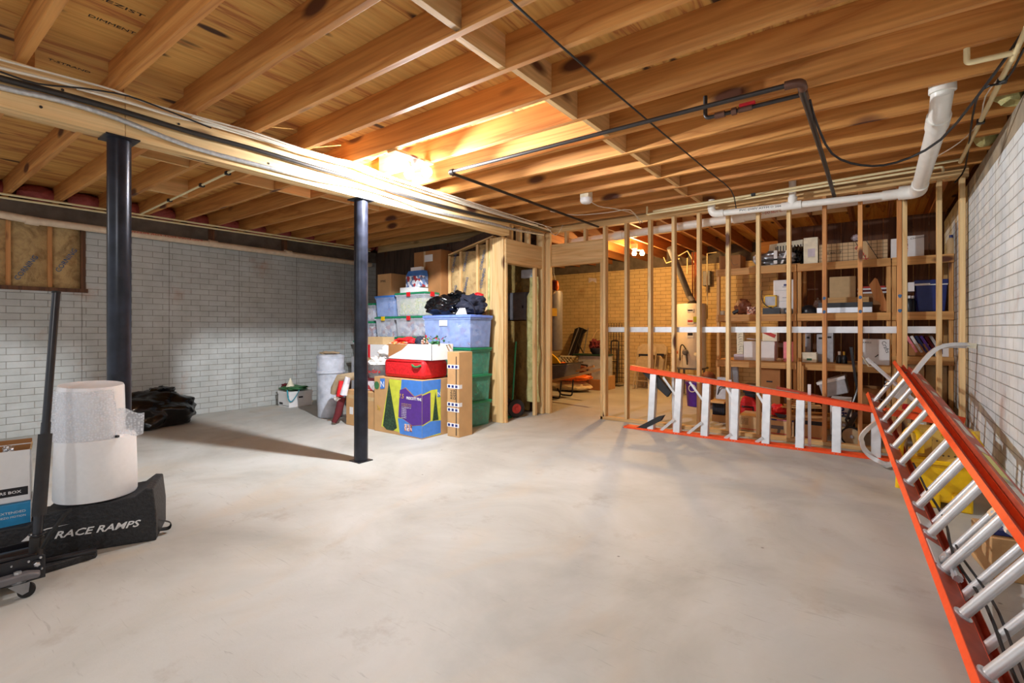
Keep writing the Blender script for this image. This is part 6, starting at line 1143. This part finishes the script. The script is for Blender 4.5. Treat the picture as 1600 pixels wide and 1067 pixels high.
# wheelbarrow seen through the doorway
t = Thing('wheelbarrow', 'dark wheelbarrow with wooden handles behind the doorway', 'wheelbarrow')
y = 7.15; tq = lambda px, py, yy=7.15: ony(px, py, yy)
t.part('tray', MB().prism([tq(845, 572), tq(887, 569), tq(882, 590), tq(845, 594)], (0, .5, 0)), 'navy' if False else 'grey', .02); t.part('tray_rim', MB().tube([tq(845, 570), tq(888, 568), tq(888, 568)+Vector((0, .5, 0))], .012, 8), 'blk')
t.part('handle', MB().beam(tq(840, 601, 7.1), tq(938, 577, 7.05), .04, .04), 'raw'); t.part('handle', MB().beam(tq(845, 596, 7.55), tq(928, 572, 7.5), .035, .035), 'raw')
l0, l1 = tq(877, 596), tq(868, 622); t.part('leg', MB().tube(elbow_path([l0, (l0.x-.02, 7.13, .03), (l0.x-.25, 7.16, .03), (l0.x-.32, 7.2, .14)], .05), .014, 8), 'blk'); t.part('leg', MB().tube(elbow_path([l0+Vector((0, .4, 0)), (l0.x-.02, 7.55, .03), (l0.x-.25, 7.55, .03), (l0.x-.32, 7.55, .14)], .05), .014, 8), 'blk')
t.part('wheel', MB().lathe((-5.3, 7.45, .18), [(.06, -.04), (.15, -.045), (.18, 0), (.15, .045), (.06, .04)], 24, (0, 1, 0)), 'blkrub'); t.build()
t = Thing('shovel', 'yellow scoop lying in the wheelbarrow', 'shovel'); t.part('blade', MB().prism([tq(861, 552, 7.3), tq(870, 560, 7.3), tq(876, 569, 7.3), tq(864, 572, 7.3), tq(858, 566, 7.3)], (0, .04, 0)), 'yellow', .008); t.part('shaft', MB().tube([tq(862, 556, 7.32), tq(850, 565, 7.4)], .014, 8), 'raw'); t.build()
# sacks
for k, (px, py, rx, rz, mt, lb) in enumerate(((893, 604, .42, .10, 'rug', 'long beige sack lying on the floor behind the wheelbarrow'), (896, 592, .36, .08, 'orn', 'orange printed sack on the beige sack'))):
    c = ony(px, py, 8.3); z = [.11, .27][k]; solo('sack', MB().blob((c.x-.05, 8.35, z), (rx, .25, rz), k+60, .18, 2, 4, .0 if k == 0 else .2), mt, lb, 'sack')
t = Thing('leather_chair', 'brown padded seat piece behind the wheelbarrow', 'seat'); c = ony(897, 579, 8.5); t.part('cushion', MB().blob((c.x, 8.55, .40), (.30, .12, .10), 71, .2, 2, 4), 'brn'); t.part('ball_end', MB().blob((c.x-.22, 8.45, .44), (.10, .10, .11), 3, .05, 2, 3), 'orn'); t.part('armrest', MB().tube([(c.x+.0, 8.42, .38), (c.x+.15, 8.42, .52), (c.x+.33, 8.42, .50), (c.x+.34, 8.42, .36)], .02, 8), 'iron'); t.part('base', MB().box(c.x-.2, c.x+.25, 8.65, 8.9, 0, .34), 'brn'); t.build()
bx('storage_tote', 'large frosted tote with green lid on the brown carton through the doorway', (PX(904, 8.75), PX(943, 8.75), 8.75, 9.15, q3(920, 592, 8.75).z, q3(920, 556, 8.75).z), 'frost', 'storage box')
solo('tote_lid', MB().box(PX(896, 8.75), PX(944, 8.75), 8.72, 9.17, q3(920, 556, 8.75).z+.001, q3(920, 556, 8.75).z+.03), 'dgreen', 'dark green lid on the large frosted tote', 'lid', bevel=.004)
bx('cardboard_box', 'brown carton on the floor under the frosted tote', (PX(914, 8.7), PX(943, 8.7), 8.70, 9.12, 0, q3(920, 592, 8.75).z-.002), 'cardd')
bx('cardboard_box', 'tan carton on the floor right of the doorway studs', (PX(944, 8.9), PX(951, 8.9), 8.9, 9.2, 0, q3(948, 588, 8.9).z), 'card')
t = Thing('lattice_panel', 'white diamond lattice panel behind the wheelbarrow', 'panel'); a, b, z0, z1, y = PX(873, 8.95), PX(905, 8.95), .42, q3(890, 556, 8.95).z, 8.95
t.part('frame', MB().box(a, b, y, y+.02, z1-.03, z1).box(a, b, y, y+.02, z0, z0+.03).box(a, a+.03, y, y+.02, z0, z1).box(b-.03, b, y, y+.02, z0, z1), 'cream')
for k in range(-3, 10):
    xa = a+.075*k; xb = xa+(z1-z0); 
    s0, s1 = max(0, a-xa), min(z1-z0, b-xa)
    if s1 > s0: t.part('slat', MB().beam((xa+s0, y+.01, z0+s0), (xa+s1, y+.01, z0+s1), .006, .016, (0, 1, 0)), 'cream'); 
    xa2 = b-.075*k; s0, s1 = max(0, xa2-b), min(z1-z0, xa2-a)
    if s1 > s0: t.part('slat', MB().beam((xa2-s0, y+.016, z0+s0), (xa2-s1, y+.016, z0+s1), .006, .016, (0, 1, 0)), 'cream')
t.part('stand', MB().box(a+.02, a+.06, y+.02, y+.06, 0, z0).box(b-.06, b-.02, y+.02, y+.06, 0, z0), 'cream'); t.build()
# black camp chairs leaning
t = Thing('folding_chair', 'black folding lounger leaning against the back wall through the doorway', 'chair')
for k, (x0, x1) in enumerate(((888, 904), (895, 910), (911, 919))):
    t.part('frame_tube', MB().tube([ony(x0, 556, 9.25), ony(x1, 513, 9.85)], .014, 8), 'steel' if k != 1 else 'iron')
t.part('seat_fabric', MB().prism([ony(887, 555, 9.3), ony(902, 556, 9.3), ony(911, 522, 9.85), ony(917, 516, 9.85), ony(905, 511, 9.87), ony(898, 514, 9.87)], (0, .04, 0)), 'blk'); t.part('cross_strut', MB().tube([ony(903, 536, 9.5), ony(914, 556, 9.25)], .014, 8), 'iron'); t.part('foot_bar', MB().tube([ony(886, 557, 9.25), ony(920, 557, 9.25)], .014, 8), 'iron'); t.part('frame_base', MB().tube([(ony(886, 557, 9.25).x, 9.25, 0), ony(886, 557, 9.25)], .014, 8), 'iron'); t.build()
t = Thing('gift_basket', 'wicker-handled basket with maroon cloth on the dark green lid', 'basket'); c = ony(930, 545, 8.9); z = q3(920, 556, 8.75).z+.032
t.part('cloth', MB().blob((c.x-.02, 8.92, z+.16), (.11, .10, .13), 81, .35, 2.5, 4), 'maroon'); t.part('basket_body', MB().lathe((c.x+.03, 8.93, z), [(.10, 0), (.15, .10), (.15, .12)], 20), 'navy'); t.part('handle', MB().tube(arc(Vector((c.x-.12, 8.92, z+.12)), Vector((c.x-.02, 8.92, z+.62)), Vector((c.x+.22, 8.92, z+.44))), .010, 8), 'kraft'); t.build()
# heavy bag on a chain
t = Thing('punching_bag', 'grey hanging punch bag with a yellow label inside the doorway', 'punch bag'); yb_ = 7.6; c = Vector((PX(868, yb_), yb_, 0)); c.x -= .04; z0, z1 = q3(868, 548, yb_).z, q3(868, 455, yb_).z
t.part('bag_body', MB().lathe((c.x, c.y, 0), [(.10, z0), (.16, z0+.02), (.165, z1-.05), (.15, z1), (0, z1)], 28), 'grey'); t.part('label', MB().obox((c.x+.095, c.y-.145, q3(874, 488, yb_).z), (.045, .03, 0), (.002, -.004, 0), (0, 0, .07)), 'yellow', label='yellow label')
t.part('chain', MB().tube([(c.x+.10, c.y, z1), (c.x, c.y, z1+.35), (c.x-.10, c.y, z1)], .008, 6), 'steel'); t.part('chain', MB().tube([(c.x, c.y, z1+.35), (c.x-.03, c.y, ZJ)], .01, 6), 'steel'); t.build()
t = Thing('boxing_glove', 'red and black glove hooked over the top of the punch bag', 'glove'); t.part('glove_body', MB().blob((c.x+.08, c.y-.10, z1+.09), (.09, .07, .10), 4, .15, 2, 4), 'maroon'); t.part('glove_thumb', MB().blob((c.x+.15, c.y-.13, z1+.08), (.035, .03, .09), 5, .1, 2, 3), 'orn'); t.part('cuff', MB().blob((c.x+.06, c.y-.13, z1-.02), (.06, .04, .05), 6, .2, 2, 3), 'tan'); t.build()
solo('wall_patch', MB().prism([ony(920, 434, YF), ony(932, 435, YF), ony(932, 442, YF), ony(926, 439, YF), ony(920, 442, YF)], (0, -.01, 0)), 'pinkw', 'small pinkish patch on the back brick wall above the basket', 'patch')
